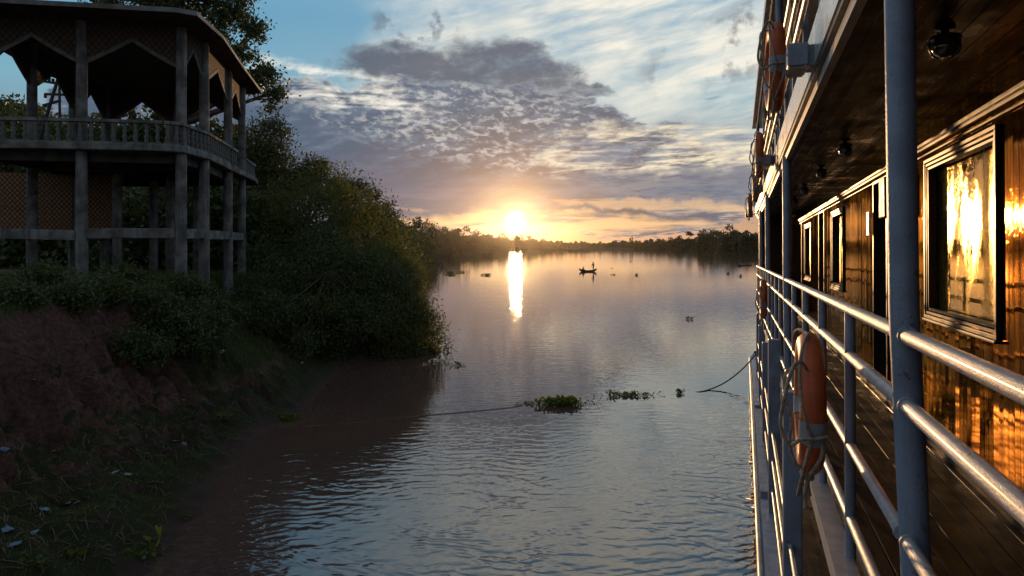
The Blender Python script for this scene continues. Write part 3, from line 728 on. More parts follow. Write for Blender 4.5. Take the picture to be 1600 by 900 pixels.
# ------------------------------------------------------------------ concrete pavilion on the bank
PB = Vector((-13.0, 24.0, 3.6)); pav = empty('riverside_pavilion', PB)
tag(pav, 'unfinished two storey concrete pavilion on tall round columns above the bank', 'pavilion')
def Q(mb, name, m, parent=None, bevel=0):
    if parent is None: return mb.build(name, m, pav, PB, bevel)
    return mb.build(name, m, parent, (0, 0, 0), bevel)
zf0, zf1 = CAMZ + 2.78, CAMZ + 2.98; ztop = CAMZ + 6.62
cols_out = [(-15.25, 19.6), (-12.6, 20.0), (-9.98, 20.6), (-9.96, 22.1), (-10.6, 25.5), (-11.2, 28.3), (-14.3, 29.1), (-16.96, 28.6), (-16.7, 26.0), (-15.6, 22.2)]
def grow(poly, d, close=True):
    c = Vector((sum(p[0] for p in poly) / len(poly), sum(p[1] for p in poly) / len(poly))); o = []
    for p in poly:
        v = Vector(p) - c; o.append(tuple(c + v * (1 + d / v.length)))
    return o
floor = [(-15.9, 19.2), (-12.6, 19.55), (-10.2, 19.95), (-9.75, 20.3), (-9.72, 22.0), (-10.32, 25.2), (-11.0, 29.3), (-11.6, 31.2), (-13.2, 31.2), (-13.2, 29.7), (-17.5, 29.3), (-17.3, 26.2), (-16.2, 22.0)]
Q(MB().prism(floor, zf0, zf1), 'floor_slab', M_conc, bevel=.03)
mb = MB(); ins = grow(cols_out, -.28)
for i in range(len(ins)): mb.bar((*ins[i], zf0 - .14), (*ins[(i + 1) % len(ins)], zf0 - .14), .22, .28)
for a_, b_ in ((1, 6), (2, 6), (4, 8), (3, 9)): mb.bar((*cols_out[a_], zf0 - .17), (*cols_out[b_], zf0 - .17), .2, .32)
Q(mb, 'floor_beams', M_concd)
for i, (x_, y_) in enumerate(cols_out):
    r_ = .155; g_ = gz(x_, y_) - .5
    Q(MB().tube([(x_, y_, g_), (x_, y_, zf0 - .001)], [r_ + .015, r_], 24), 'column', M_conc)
    Q(MB().tube([(x_, y_, zf1), (x_ + R.uniform(-.02, .02), y_, ztop - .05)], [r_, r_ - .01], 24), 'column', M_conc)
inner = [at(183, 23.5, z=0), at(240, 26, z=0), at(308, 26.8, z=0), at(266, 25.0, z=0), at(163, 25.2, z=0)]
for v in inner:
    Q(MB().tube([(v.x, v.y, gz(v.x, v.y) - .4), (v.x, v.y, zf0 - .001)], .15, 20), 'column', M_conc)
# tie beams halfway up the stilts
zb = CAMZ + .37
for a_, b_ in zip(range(0, 5), range(1, 6)):
    p, q = Vector((*cols_out[a_], zb)), Vector((*cols_out[b_], zb + (.02 if a_ else -.06))); d = (q - p).normalized() * .15
    Q(MB().bar(p + d, q - d, .22, .30), 'tie_beam', M_conc, bevel=.02)
for a_, b_ in ((9, 8), (8, 7), (7, 6), (6, 5), (0, 9)):
    p, q = Vector((*cols_out[a_], zb - .02)), Vector((*cols_out[b_], zb - .02)); d = (q - p).normalized() * .15
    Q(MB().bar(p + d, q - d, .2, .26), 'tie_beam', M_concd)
# roof: low hipped sheet with board soffit
eave = [(-16.3, 18.2), (-13.8, 18.4), (-9.45, 19.15), (-8.98, 19.45), (-9.15, 21.6), (-9.95, 25.3), (-10.75, 29.3), (-14.0, 30.3), (-17.9, 29.9), (-17.8, 25.8), (-16.9, 22.0)]
apex = Vector((-13.2, 24.3, ztop + .55)); mb = MB(); n_ = len(eave)
vs = [(*p, ztop) for p in eave] + [(*p, ztop + .07) for p in eave] + [apex, apex - Vector((0, 0, .5))]
mb.add(vs, [(i, (i + 1) % n_, n_ + (i + 1) % n_, n_ + i) for i in range(n_)] + [(n_ + i, n_ + (i + 1) % n_, 2 * n_) for i in range(n_)])
rf = Q(mb, 'roof', M_roofsheet)
MB().add(vs, [((i + 1) % n_, i, 2 * n_ + 1) for i in range(n_)]).build('soffit', M_soffit, rf)
fl = MB(); 
for i in range(n_): fl.bar((*eave[i], ztop - .035), (*eave[(i + 1) % n_], ztop - .035), .05, .065)
fl.build('eave_board', M_roofsheet, rf)
# woven valances: each bay a zigzag apron with a border strip
def valance(p, q, m=M_val, low=5.40, peak=6.10, top=6.56, bulge=.0):
    a, b = Vector(p), Vector(q); d = (b - a); L = d.length; d.normalize(); a = a + d * .13; b = b - d * .13; K = 8
    mb = MB(); bd = MB(); low_, peak_, top_ = low + CAMZ, peak + CAMZ, top + CAMZ; pts = []
    for i in range(2 * K + 1):
        t = i / (2 * K); s_ = 1 - abs(2 * t - 1); s_ = s_ ** 1.12; pts.append((a.lerp(b, t), low_ + (peak_ - low_) * s_))
    for (p0, z0), (p1, z1) in zip(pts, pts[1:]):
        mb.slab([(p0.x, p0.y, z0), (p1.x, p1.y, z1), (p1.x, p1.y, top_), (p0.x, p0.y, top_)], .03)
        bd.slab([(p0.x, p0.y, z0 - .03), (p1.x, p1.y, z1 - .03), (p1.x, p1.y, z1 + .10), (p0.x, p0.y, z0 + .10)], .05)
    o = Q(mb, 'valance', m); bd.build('border', M_wood, o)
for i in range(10):
    front = i in (0, 1)
    valance(cols_out[i], cols_out[(i + 1) % 10], M_val, 5.40 if i < 5 else 5.22, 6.10, 6.58)
# balustrades
def lathe(mb, x_, y_, prof, n=10):
    vs = []
    for r_, zz in prof: vs += [(x_ + r_ * math.cos(2 * math.pi * j / n), y_ + r_ * math.sin(2 * math.pi * j / n), zz) for j in range(n)]
    return mb.add(vs, [(i * n + j, i * n + (j + 1) % n, (i + 1) * n + (j + 1) % n, (i + 1) * n + j) for i in range(len(prof) - 1) for j in range(n)], True)
prof = [(.05, 0), (.05, .05), (.035, .07), (.06, .12), (.068, .17), (.045, .23), (.035, .27), (.06, .33), (.045, .38), (.035, .42), (.06, .48), (.045, .53), (.05, .56), (.05, .60)]
bal_me = None; nb_ = 0
def balustrade(p, q, step=.285, first=True, last=True, h=.60):
    global bal_me, nb_
    a, b = Vector((*p, zf1)), Vector((*q, zf1)); d = b - a; L = d.length; d.normalize(); n = max(1, int(L / step))
    rt = MB().bar(a + Vector((0, 0, h + .05)), b + Vector((0, 0, h + .05)), .17, .10); root = Q(rt, 'balustrade', M_conc, bevel=.015)
    MB().bar(a + Vector((0, 0, .025)), b + Vector((0, 0, .025)), .16, .05).build('plinth', M_conc, root)
    for i in range(n):
        c = a + d * (L * (i + .5) / n)
        if bal_me is None: m_ = MB(); lathe(m_, 0, 0, prof); o = m_.build('baluster', M_conc, root); bal_me = o.data
        else: o = bpy.data.objects.new('baluster', bal_me); COL.objects.link(o); o.parent = root
        o.location = c + Vector((0, 0, .045)); nb_ += 1
balustrade((-15.85, 19.32), (-12.6, 19.67)); balustrade((-12.6, 19.67), (-10.26, 20.07)); balustrade((-10.26, 20.07), (-9.87, 20.36), .24)
balustrade((-9.87, 20.36), (-9.84, 22.0), .27); balustrade((-9.84, 22.0), (-10.36, 25.0)); balustrade((-10.42, 25.3), (-10.6, 26.3))
balustrade((-11.1, 28.2), (-11.7, 31.0), .3)
# woven screens standing on the back tie beams
for p, q in (((-19.6, 23.4), (-18.5, 23.55)), ((-18.42, 23.6), (-16.9, 23.8)), ((-16.82, 23.85), (-15.5, 24.1)), ((-15.42, 24.15), (-14.25, 24.4))):
    o = Q(MB().slab([(*p, CAMZ + .25), (*q, CAMZ + .25), (*q, CAMZ + 2.55), (*p, CAMZ + 2.55)], .05), 'woven_screen', M_screen)
    MB().bar((*p, CAMZ - .3), (*p, CAMZ + 2.6), .10, .12).build('screen_post', M_wood, o)
pl = MB().bar((-14.9, 19.4, gz(-14.9, 19.4) + .22), (-12.75, 19.75, gz(-12.75, 19.75) + .18), .30, .10).build('wooden_plank', M_wood); tag(pl, 'long pale plank lying on the bank by the pavilion columns', 'plank')

# ------------------------------------------------------------------ utility pole behind the pavilion, cut stakes
up = empty('utility_pole', (-27.0, 38.0, 3.6)); tag(up, 'leaning dark utility pole with insulator arms seen through the pavilion', 'utility pole')
b0 = Vector((-27, 38, 3.6))
def U(mb, n_): return mb.build(n_, M_rope2, up, b0)
pA = at(72, 38, 185); pB = at(91, 38, 122)
dv = (pB - pA); U(MB().tube([pA - dv * 3.0, pB + dv * .1], [.12, .09], 10), 'pole')
U(MB().tube([at(94, 38, 230), at(93, 38, 130)], .07, 8), 'brace')
for (x0, y0, x1, y1) in ((67, 127, 92, 131), (70, 147, 100, 148), (67, 165, 95, 157)):
    U(MB().bar(at(x0, 38, y0), at(x1, 38, y1), .12, .12), 'cross_arm')
for px_, py_ in ((71, 124), (77, 124), (83, 126), (71, 150)): U(MB().tube([at(px_, 38, py_ + 3), at(px_, 38, py_ - 3)], .08, 8), 'insulator')

# ------------------------------------------------------------------ vegetation builders
def quads(centers, size, aspect=.45, flat=.0, rs=RN):
    """leaf-shaped quads: pointed both ends, random facing"""
    n = len(centers); a = rs.normal(size=(n, 3)); a[:, 2] *= (1 - flat); a /= np.linalg.norm(a, axis=1)[:, None]
    b = rs.normal(size=(n, 3)); b -= (b * a).sum(1)[:, None] * a; b /= np.linalg.norm(b, axis=1)[:, None]
    s = size * rs.uniform(.55, 1.35, n)[:, None]
    nn = np.cross(a, b)
    V = np.empty((n, 4, 3)); V[:, 0] = centers - a * s * .5; V[:, 1] = centers + b * s * aspect * .5 + nn * s * .06; V[:, 2] = centers + a * s * .5; V[:, 3] = centers - b * s * aspect * .5 + nn * s * .06
    return V.reshape(-1, 3)
def crown_pts(lobes, n, clump, per, hollow=.55, rs=RN):
    """leaf positions: clumps spread near the shells of ellipsoid lobes (cx,cy,cz,rx,ry,rz)"""
    L = np.array(lobes, float); wts = (L[:, 3] * L[:, 4] * L[:, 5]) ** (2 / 3); wts /= wts.sum()
    k = max(1, n // per); li = rs.choice(len(L), k, p=wts)
    d = rs.normal(size=(k, 3)); d /= np.linalg.norm(d, axis=1)[:, None]
    r = rs.uniform(hollow, 1.08, k)[:, None]
    C = L[li, :3] + d * r * L[li, 3:6]
    sz = clump * rs.uniform(.5, 1.4, k)
    c = np.repeat(C, per, 0); pts = c + rs.normal(size=c.shape) * np.repeat(sz, per)[:, None] * np.array([1, 1, .7])
    return pts, C, li
def tree(name, base, lobes, n, leaf, clump, m, label, cat, group=None, per=14, trunk=.16, trunks=None, asp=.45, hollow=.55, twigs=10):
    base = Vector(base); root = empty(name, base); tag(root, label, cat, group)
    pts, C, li = crown_pts(lobes, n, clump, per, hollow)
    pts = pts[pts[:, 2] > .05 + base.z * 0]
    me = np_mesh('crown', quads(pts, leaf, asp), 4); me.materials.append(m)
    o = bpy.data.objects.new('crown', me); COL.objects.link(o); o.parent = root; o.location = -base
    t = MB(); L = sorted(lobes, key=lambda q: -q[2])
    cx = sum(q[0] for q in lobes) / len(lobes); cy = sum(q[1] for q in lobes) / len(lobes)
    top = Vector((cx, cy, L[0][2])); fork = base.lerp(top, .45)
    t.tube([base - Vector((0, 0, .4)), base.lerp(fork, .5) + Vector((R.uniform(-.1, .1), R.uniform(-.1, .1), 0)), fork], [trunk * 1.25, trunk, trunk * .8], 8)
    for q in lobes[:12]:
        c = Vector(q[:3]); mid = fork.lerp(c, .5) + Vector((R.uniform(-.3, .3), R.uniform(-.3, .3), R.uniform(0, .3))) * q[3] * .3
        t.tube([fork, mid, c], [trunk * .6, trunk * .35, trunk * .12], 6)
        for _ in range(twigs // 2):
            e = c + Vector((R.gauss(0, 1), R.gauss(0, 1), R.gauss(0, 1))).normalized() * q[3] * R.uniform(.6, 1.22)
            t.tube([mid.lerp(c, R.random()), e], [trunk * .14, trunk * .04], 4, False)
    t.build('trunk', M_bark, root, base)
    return root
def lob(px, py, Y, r, ry=None, rz=None):
    v = at(px, Y, py); return (v.x, v.y, v.z, r, ry or r, rz or r)

# big tree behind the pavilion, its boughs over the roof
lb = [lob(350, 25, 37, 1.1, 1.2, .7), lob(395, 45, 37, .8, 1, .7), lob(330, 60, 37, .9), lob(375, 85, 36.5, .75, .9, .5), lob(410, 115, 36.5, .95, .9, .6), lob(428, 145, 36.5, .55, .7, .45), lob(395, 130, 36.5, .6),
      lob(280, 5, 37, 1.2), lob(225, -25, 37, 1.6), lob(330, -20, 37, 1.4), lob(170, -10, 37, 1.0), lob(250, -60, 38, 2.2), lob(420, 170, 36.5, .35, .5, .25), lob(375, 10, 37, .7)]
rt = tree('spreading_tree', (-20.3, 37.5, 3.7), lb, 30000, .20, .26, L_dark, 'tall spreading tree rising behind the pavilion with boughs over its roof', 'tree', per=22, trunk=.42, asp=.55, hollow=.3)
# forked trunks over the roof
# bushes and trees on the bank, nearest first; every one of its own shape
T = tree
T('leafy_thicket', (-7.6, 32.2, 2.6), [lob(590, 372, 33.5, 1.3), lob(615, 405, 33, 1.0), lob(430, 330, 33.5, 1.3), lob(520, 430, 31.5, 1.8), lob(505, 345, 33, 2.2, 2.2, 1.7), lob(470, 330, 33.5, 1.7), lob(545, 400, 32, 1.8), lob(475, 430, 31.8, 2.1), lob(560, 330, 34, 1.2), lob(510, 295, 34.5, 1.3), lob(450, 380, 32.5, 1.5)], 30000, .15, .30, L_mid, 'broad rounded thicket, the tallest clump at the water beside the pavilion', 'thicket', 'trees and bushes of the left bank', per=30, trunk=.16, twigs=44)
T('overhanging_bush', (-5.9, 31.0, 1.0), [lob(540, 528, 28.8, .8), lob(580, 533, 28.8, .7), lob(618, 530, 29, .75), lob(652, 522, 29.5, .7), lob(676, 505, 30, .5), lob(500, 515, 29, .9), lob(680, 532, 30, .4), lob(540, 556, 28.0, .5), lob(590, 556, 28.2, .5), lob(630, 553, 28.8, .45), lob(500, 560, 27.3, .45), lob(470, 572, 26, .4), lob(560, 450, 30.5, 1.3), lob(600, 420, 31.5, 1.4, 1.6, 1.3), lob(630, 470, 30.8, 1.2, 1.2, .95), lob(560, 480, 30.5, 1.4, 1.1, 1.1), lob(655, 505, 30.5, .7, .8, .6), lob(600, 515, 30, 1.1, 1, .75), lob(640, 430, 31.5, .7, .9, .8), lob(520, 510, 30, 1.1, .9, .8)], 44000, .13, .26, L_mid, 'bush overhanging the river at the tip of the headland', 'bush', 'trees and bushes of the left bank', per=30, trunk=.09)
T('slope_thicket', (-7.6, 27.5, 2.9), [lob(430, 490, 24.6, .8), lob(470, 500, 25.5, .9), lob(510, 500, 26.3, 1.0), lob(550, 500, 27, 1.0), lob(590, 490, 28, 1.0), lob(470, 538, 24.3, .45), lob(440, 450, 27, 1.2), lob(500, 440, 28, 1.5), lob(560, 430, 29, 1.5), lob(610, 455, 29.5, 1.2), lob(642, 488, 29.8, .7), lob(520, 548, 26.6, .55), lob(400, 475, 25.5, .8), lob(500, 390, 30, 1.2)], 46000, .12, .24, L_dark, 'dense tangle of bushes filling the slope between the grassy hollow and the headland', 'thicket', 'trees and bushes of the left bank', per=30, trunk=.08, twigs=30)
T('hanging_bush', (-8.9, 29.6, 2.9), [lob(445, 450, 29.5, 1.2), lob(420, 415, 30, 1.2), lob(480, 490, 29, 1.1, .9, .8), lob(400, 460, 28.5, .8), lob(440, 500, 28, .9, .8, .5)], 14000, .13, .26, L_dark, 'low dark bush between the last pavilion column and the rounded thicket', 'bush', 'trees and bushes of the left bank', per=28, trunk=.07)
T('round_tree', (-14.0, 38, 3.7), [lob(415, 225, 38, 1.5), lob(395, 255, 38, 1.5), lob(440, 265, 37.5, 1.2), lob(400, 300, 38, 1.6), lob(430, 320, 37, 1.2), lob(425, 205, 38, .7, .8, .6)], 17000, .17, .28, L_dark, 'dark round tree beside the pavilion, with a cut stake in its crown', 'tree', 'trees and bushes of the left bank', per=26, trunk=.2)
T('dead_topped_tree', (-11.4, 38, 3.6), [lob(492, 262, 38, .7, .8, .55), lob(480, 285, 38, .9), lob(455, 290, 38, .8), lob(520, 290, 37, .5, .5, .35)], 7000, .15, .22, L_dark, 'small tree whose pointed top stands above the rounded thicket', 'tree', 'trees and bushes of the left bank', per=24, trunk=.12)
T('slope_tree', (-12.5, 48, 3.4), [lob(555, 320, 46, 1.7), lob(585, 345, 48, 1.6), lob(540, 300, 46, .9), lob(605, 375, 50, 1.4)], 12000, .22, .34, L_dark, 'tree sloping down to the water behind the rounded thicket', 'tree', 'trees and bushes of the left bank', per=24)
for k, (px_, py_, Y, r, lab) in enumerate((
    (598, 345, 66, 2.4, 'first tree of the bank beyond the headland'), (622, 362, 85, 2.4, 'low tree behind the first tree beyond the headland'),
    (612, 340, 105, 2.2, 'taller crown showing over the trees beyond the headland'), (640, 366, 120, 2.6, 'tree above the pale hut on the far left bank'),
    (655, 374, 160, 3.2, 'wide tree at the river edge past the headland'), (648, 362, 190, 3.2, 'rounded tree right behind the pale hut'))):
    v = at(px_, Y, py_); g_ = max(.6, gz(v.x - 2, Y)); h_ = v.z
    ls = [(v.x, Y, h_ - r * .6, r, r, r * .9), (v.x - r, Y, h_ * .55, r * 1.1, r, r), (v.x + r * .5, Y - 1, h_ * .4 + .6, r, r, r * .9), (v.x - r * 2, Y + 2, h_ * .75, r, r, r), (v.x - r * .8, Y + 1, h_ - r * .1, r * .5, r * .5, r * .45)]
    T('bank_tree', (v.x - 1, Y, g_ - .3), ls, 6500, .012 * Y ** .75 * .9 + .05, .35 + Y * .003, L_dark, lab, 'tree', 'trees and bushes of the left bank', per=18, trunk=.2)
hut = empty('hut', (-24.5, 172, 1.8)); tag(hut, 'small pale gabled hut among the trees on the far left bank', 'hut')
hc = at(655, 172, 381); 
MB().box((hc.x - 1.1, 172, 1.5), (hc.x + 1.1, 174.4, 5.6)).build('wall', mat('limewash', (.5, .46, .42), .9), hut, (-24.5, 172, 1.8))
MB().add([(hc.x - 1.4, 171.7, 5.5), (hc.x + 1.4, 171.7, 5.5), (hc.x, 171.7, 7.0), (hc.x - 1.4, 174.7, 5.5), (hc.x + 1.4, 174.7, 5.5), (hc.x, 174.7, 7.0)], [(0, 1, 2), (5, 4, 3), (0, 2, 5, 3), (1, 4, 5, 2), (0, 3, 4, 1)]).build('roof', M_roofsheet, hut, (-24.5, 172, 1.8))
st = MB().tube([at(438, 37.0, 265), at(440, 37.0, 206)], [.07, .06], 8).build('cut_stake', M_bark); tag(st, 'thin upright stake sticking out of the dark round tree', 'stake')

# far shores: woods that read as one mass
def wood(name, path, n, hmean, leaf, label, depth=14, hv=.35, seed=1):
    rs = np.random.RandomState(seed); pts = []
    P_ = np.array(path, float); seg = np.linalg.norm(np.diff(P_[:, :2], axis=0), axis=1); cum = np.r_[0, np.cumsum(seg)]
    for i in range(n):
        s = rs.uniform(0, cum[-1]); X = np.interp(s, cum, P_[:, 0]); Y = np.interp(s, cum, P_[:, 1]); hm = np.interp(s, cum, P_[:, 2]); back = rs.uniform(0, depth); 
        j = min(np.searchsorted(cum, s, side='right') - 1, len(seg) - 1); dx, dy = (P_[j + 1, :2] - P_[j, :2]) / seg[j]
        X -= dy * back; Y += dx * back
        h = hm * (1 + rs.normal() * hv * .5 + (.55 if rs.rand() < .05 else 0)); r = rs.uniform(.16, .3) * hm + .6
        big = noise.noise(Vector((s * .012, seed * 3.1, 0))); h *= 1 + big * .22
        k = 70
        d = rs.normal(size=(k, 3)); d /= np.linalg.norm(d, axis=1)[:, None]; c = np.array([X, Y, max(h - r, r * .6)])
        pts.append(c + d * rs.uniform(.5, 1.1, k)[:, None] * np.array([r, r, r * rs.uniform(.7, 1.2)]))
        k2 = 45; q = np.stack([X + rs.normal(size=k2) * r * .9, Y + rs.normal(size=k2) * r * .6, rs.uniform(0.2, max(h - r * .8, 1.0), k2)], 1); pts.append(q)
    pts = np.concatenate(pts); me = np_mesh(name, quads(pts, leaf, .8, rs=rs), 4); me.materials.append(L_far)
    o = bpy.data.objects.new(name, me); COL.objects.link(o); tag(o, label, 'woodland', kind='stuff'); return o
wood('far_left_woodland', [(-34, 215, 9), (-41, 323, 11), (-49, 440, 14.5), (-37, 600, 12.5), (-2, 836, 12), (40, 950, 12)], 560, 11, 1.5, 'hazy wooded left shore running toward the sun', 16, seed=4)
wood('far_middle_woodland', [(40, 950, 10), (103, 1115, 8.0), (170, 1200, 10), (235, 1262, 13)], 330, 9, 2.0, 'low tree line closing the river on the horizon', 26, seed=5)
wood('far_right_woodland', [(236, 1250, 9), (240, 1000, 11), (243, 860, 14), (237, 668, 15.5), (262, 540, 17), (290, 400, 21), (300, 250, 20)], 620, 18, 2.0, 'dark wooded right shore beyond the boat', -22, .4, seed=6)
# tall single trees standing out of the far line
for k, (px_, py_, Y, lab) in enumerate(((701, 363, 430, 'flat topped tall tree above the left shore line'), (1077, 360, 900, 'tall pointed tree at the left end of the right shore wood'), (1150, 357, 720, 'tallest crown on the right shore beside the boat'), (929, 379, 1225, 'lone palm on the horizon line'), (870, 380, 1120, 'small twin crown on the horizon right of the sun'))):
    v = at(px_, Y, py_); r = Y * .0042
    T('emergent_tree', (v.x, Y + 3, 2), [(v.x, Y + 3, v.z - r, r, r, r * .55), (v.x + r * .7, Y + 3, v.z - r * 1.5, r * .7, r, r * .5)], 700, Y * .0017, r * .2, L_far, lab, 'tree', 'single tall trees on the far shores', per=10, trunk=Y * .0006, twigs=2)

# shrubs and weeds on the cut bank
def shrub(px_, py_, r, n, lab, m=L_dark, leaf=.10, h=.8):
    g = gpick(px_, py_); c = g + Vector((0, .2, r * h * .7))
    return T('shrub', g, [(c.x, c.y, c.z, r, r, r * h), (c.x + r * .7, c.y + .2, c.z - r * .25, r * .7, r * .7, r * h * .6), (c.x - r * .8, c.y + .1, c.z - r * .2, r * .7, r * .7, r * h * .6)], n, leaf, .14, m, lab, 'shrub', 'shrubs on the cut bank', per=20, trunk=.03, twigs=6)
for a_ in ((285, 468, .55, 3500, 'shrub at the foot of the pavilion corner column'), (345, 500, .4, 3000, 'shrub below the second side column'), (380, 495, .4, 3000, 'shrub below the third side column'),
           (225, 505, .7, 5500, 'dark shrub on the bank edge below the pavilion front'), (262, 545, .75, 6500, 'largest dark shrub hanging over the red gully'), (205, 565, .5, 3500, 'shrub hanging down the middle of the red clay cut'), (300, 520, .65, 4500, 'leggy shrub above the grassy hollow'),
           (150, 470, .5, 3000, 'low shrub behind the bank edge by the second column'), (60, 455, .5, 3000, 'low shrub near the pale plank'), (100, 480, .4, 2200, 'small shrub on the lip of the left gully'), (185, 450, .5, 2500, 'shrub in shade under the pavilion'), (400, 520, .5, 3500, 'shrub where the grass meets the thicket', ), (470, 545, .4, 2600, 'small bush at the back of the grassy slope'), (150, 425, .7, 3500, 'shaded bush under the middle of the pavilion'), (10, 480, .4, 2000, 'small shrub at the left edge of the bank lip')):
    shrub(*a_[:5])
for a_ in ((238, 560, .35, 1600, 'tuft of weeds in the gully'),): pass

# dark growth behind and under the pavilion
for k, (px_, py_, Y, r, lab) in enumerate(((40, 200, 44, 2.6, 'dark tree seen under the left pavilion valance'), (20, 170, 60, 1.8, 'small high crown at the far left seen through the pavilion'), (150, 215, 42, 2.0, 'bushy tree between the left pavilion columns'), (230, 205, 40, 2.4, 'dense tree behind the middle of the pavilion'), (330, 225, 40, 2.0, 'tree seen between the pavilion side columns'),
      (60, 330, 36, 2.6, 'thick bush behind the woven screens'), (190, 320, 35, 2.6, 'thick bush behind the middle stilts of the pavilion'), (270, 330, 34, 2.4, 'bush behind the right hand stilts of the pavilion'), (345, 330, 34, 2.2, 'bush behind the pavilion side columns'), (385, 390, 33, 1.8, 'green bush right behind the last pavilion column'))):
    v = at(px_, Y, py_); g_ = gz(v.x, Y)
    T('backdrop_tree', (v.x, Y, g_ - .2), [(v.x, Y, v.z - r * .4, r * 1.2, r, r), (v.x + r, Y + .5, v.z - r * .9, r, r, r), (v.x - r * 1.1, Y, v.z - r * .8, r, r, r), (v.x, Y, max(g_ + 1, v.z - r * 2), r * 1.5, r, r)], 15000, .34, .40, L_dark, lab, 'tree', 'growth behind the pavilion', per=22, trunk=.12, hollow=.15, asp=.6)
# grass, one mass
N = 150000; rs = np.random.RandomState(3)
gX = rs.uniform(-19, -4.4, N * 2); gY = 5 + 28 * rs.rand(N * 2) ** 1.1
_, gd, gs = hgt(gX, gY)
zz_of = gz; keep = np.zeros(N * 2, bool); zz = np.zeros(N * 2)
vis = (gX / gY > -.80) & (gd > .15)
for i in np.where(vis)[0]:
    s = gs[i]; nn = noise.noise(Vector((gX[i] * .6, gY[i] * .6, 4))) + .35 * noise.noise(Vector((gX[i] * 2.3, gY[i] * 2.3, 1)))
    if gY[i] > 18.5 + nn * 1.5 and zz_of(gX[i], gY[i]) > 1.0 + nn * .3: p = 1.25
    elif s > .92: p = .95
    elif s > .08: p = (.9 if gY[i] > 18.5 + nn * 3 else (.10 if nn > .1 else .02)) if s > .3 else .35 * (nn > -.1)
    elif gY[i] > 15.7 - 3.4 * zz_of(gX[i], gY[i]) + nn * .8: p = .03
    else: p = .5 if nn > -.2 else .10
    if gd[i] < .6: p *= gd[i]
    if rs.rand() < p * .8: keep[i] = True; zz[i] = gz(gX[i], gY[i])
gX, gY, zz, gs2 = gX[keep], gY[keep], zz[keep], gs[keep]; n = len(gX)
base = np.stack([gX, gY, zz - .01], 1); hgt_ = (.05 + .10 * rs.rand(n) ** 2) * np.where(gs2 > .3, 1.25, .75); hgt_ *= 1 + .9 * (rs.rand(n) < .04)
lean = rs.normal(size=(n, 2)) * .45; th = rs.rand(n) * math.pi; wv_ = np.stack([np.cos(th), np.sin(th), np.zeros(n)], 1) * (.006 + .008 * rs.rand(n))[:, None]
tip = base + np.stack([lean[:, 0] * hgt_, lean[:, 1] * hgt_, hgt_], 1); V = np.empty((n, 3, 3)); V[:, 0] = base - wv_; V[:, 1] = base + wv_; V[:, 2] = tip
me = np_mesh('grass', V.reshape(-1, 3), 3); me.materials.append(L_grass); gr = bpy.data.objects.new('grass', me); COL.objects.link(gr); tag(gr, 'short dark grass and weeds covering the bank', 'grass', kind='stuff')
# dry stalks and roots washed up on the mud
mb = MB()
for i in range(420):
    px_, py_ = (R.uniform(150, 470), R.uniform(630, 720)) if R.random() < .45 else (R.uniform(0, 260), R.uniform(690, 890))
    g = gpick(px_, py_)
    if g.z < .02 or g.y > 30: continue
    a = R.uniform(0, 6.3); L_ = R.uniform(.05, .32); q = g + Vector((math.cos(a) * L_, math.sin(a) * L_, 0)); q.z = gz(q.x, q.y) + R.uniform(.01, .06)
    mb.tube([g + Vector((0, 0, .01)), g.lerp(q, .5) + Vector((0, 0, R.uniform(.01, .05))), q], R.uniform(.003, .007), 4, False)
db = mb.build('washed_up_debris', M_dryst); tag(db, 'dry stalks and straw strewn over the mud at the water edge', 'debris', kind='stuff')

# litter: each piece a crumpled thing of its own
lits = [(288, 697, .085, 'round white crumpled bag beside the water edge stalks', 'plastic bag'), (345, 551, .09, 'white plastic bag on the grassy slope', 'plastic bag'), (288, 626, .06, 'narrow pale blue scrap on the red clay', 'litter'),
        (198, 745, .075, 'pale bottle shaped scrap below the round white bag', 'litter'), (180, 740, .06, 'curled grey scrap at the left of the pale bottle shaped scrap', 'litter'), (120, 786, .05, 'small white scrap on the lower beach grass', 'litter'), (104, 788, .055, 'grey crumpled sheet left of the small white scrap', 'litter'),
        (70, 797, .06, 'bluish scrap at the middle of the lower beach', 'litter'), (10, 830, .075, 'flat bluish sheet at the left edge of the beach, upper one', 'litter'), (18, 855, .085, 'flat bluish sheet at the left edge of the beach, lower one', 'litter'), (50, 835, .06, 'faint grey scrap right of the flat bluish sheets', 'litter'),
        (84, 706, .06, 'pale scrap at the foot of the clay slope', 'litter'), (8, 706, .07, 'grey blue scrap at the left foot of the clay slope', 'litter'), (53, 603, .06, 'pale crumpled scrap on the left clay ridges', 'litter'), (68, 585, .045, 'small blue scrap above the pale scrap on the clay ridges', 'litter'), (472, 568, .06, 'white scrap on the grass near the thicket', 'litter'), (275, 690, .05, 'pinkish standing scrap touching the round white bag', 'litter'), (228, 712, .05, 'dark lidded scrap left of the round white bag', 'litter'), (112, 490, .035, 'tiny white scrap on the upper grass', 'litter')]
M_lit = [M_litter, mat('dirty_white_plastic', (.40, .38, .34), .5, var=.5, nscale=14), mat('dull_blue_plastic', (.16, .24, .36), .45, var=.4, nscale=14), mat('brown_paper', (.20, .13, .10), .9, var=.4, nscale=14)]
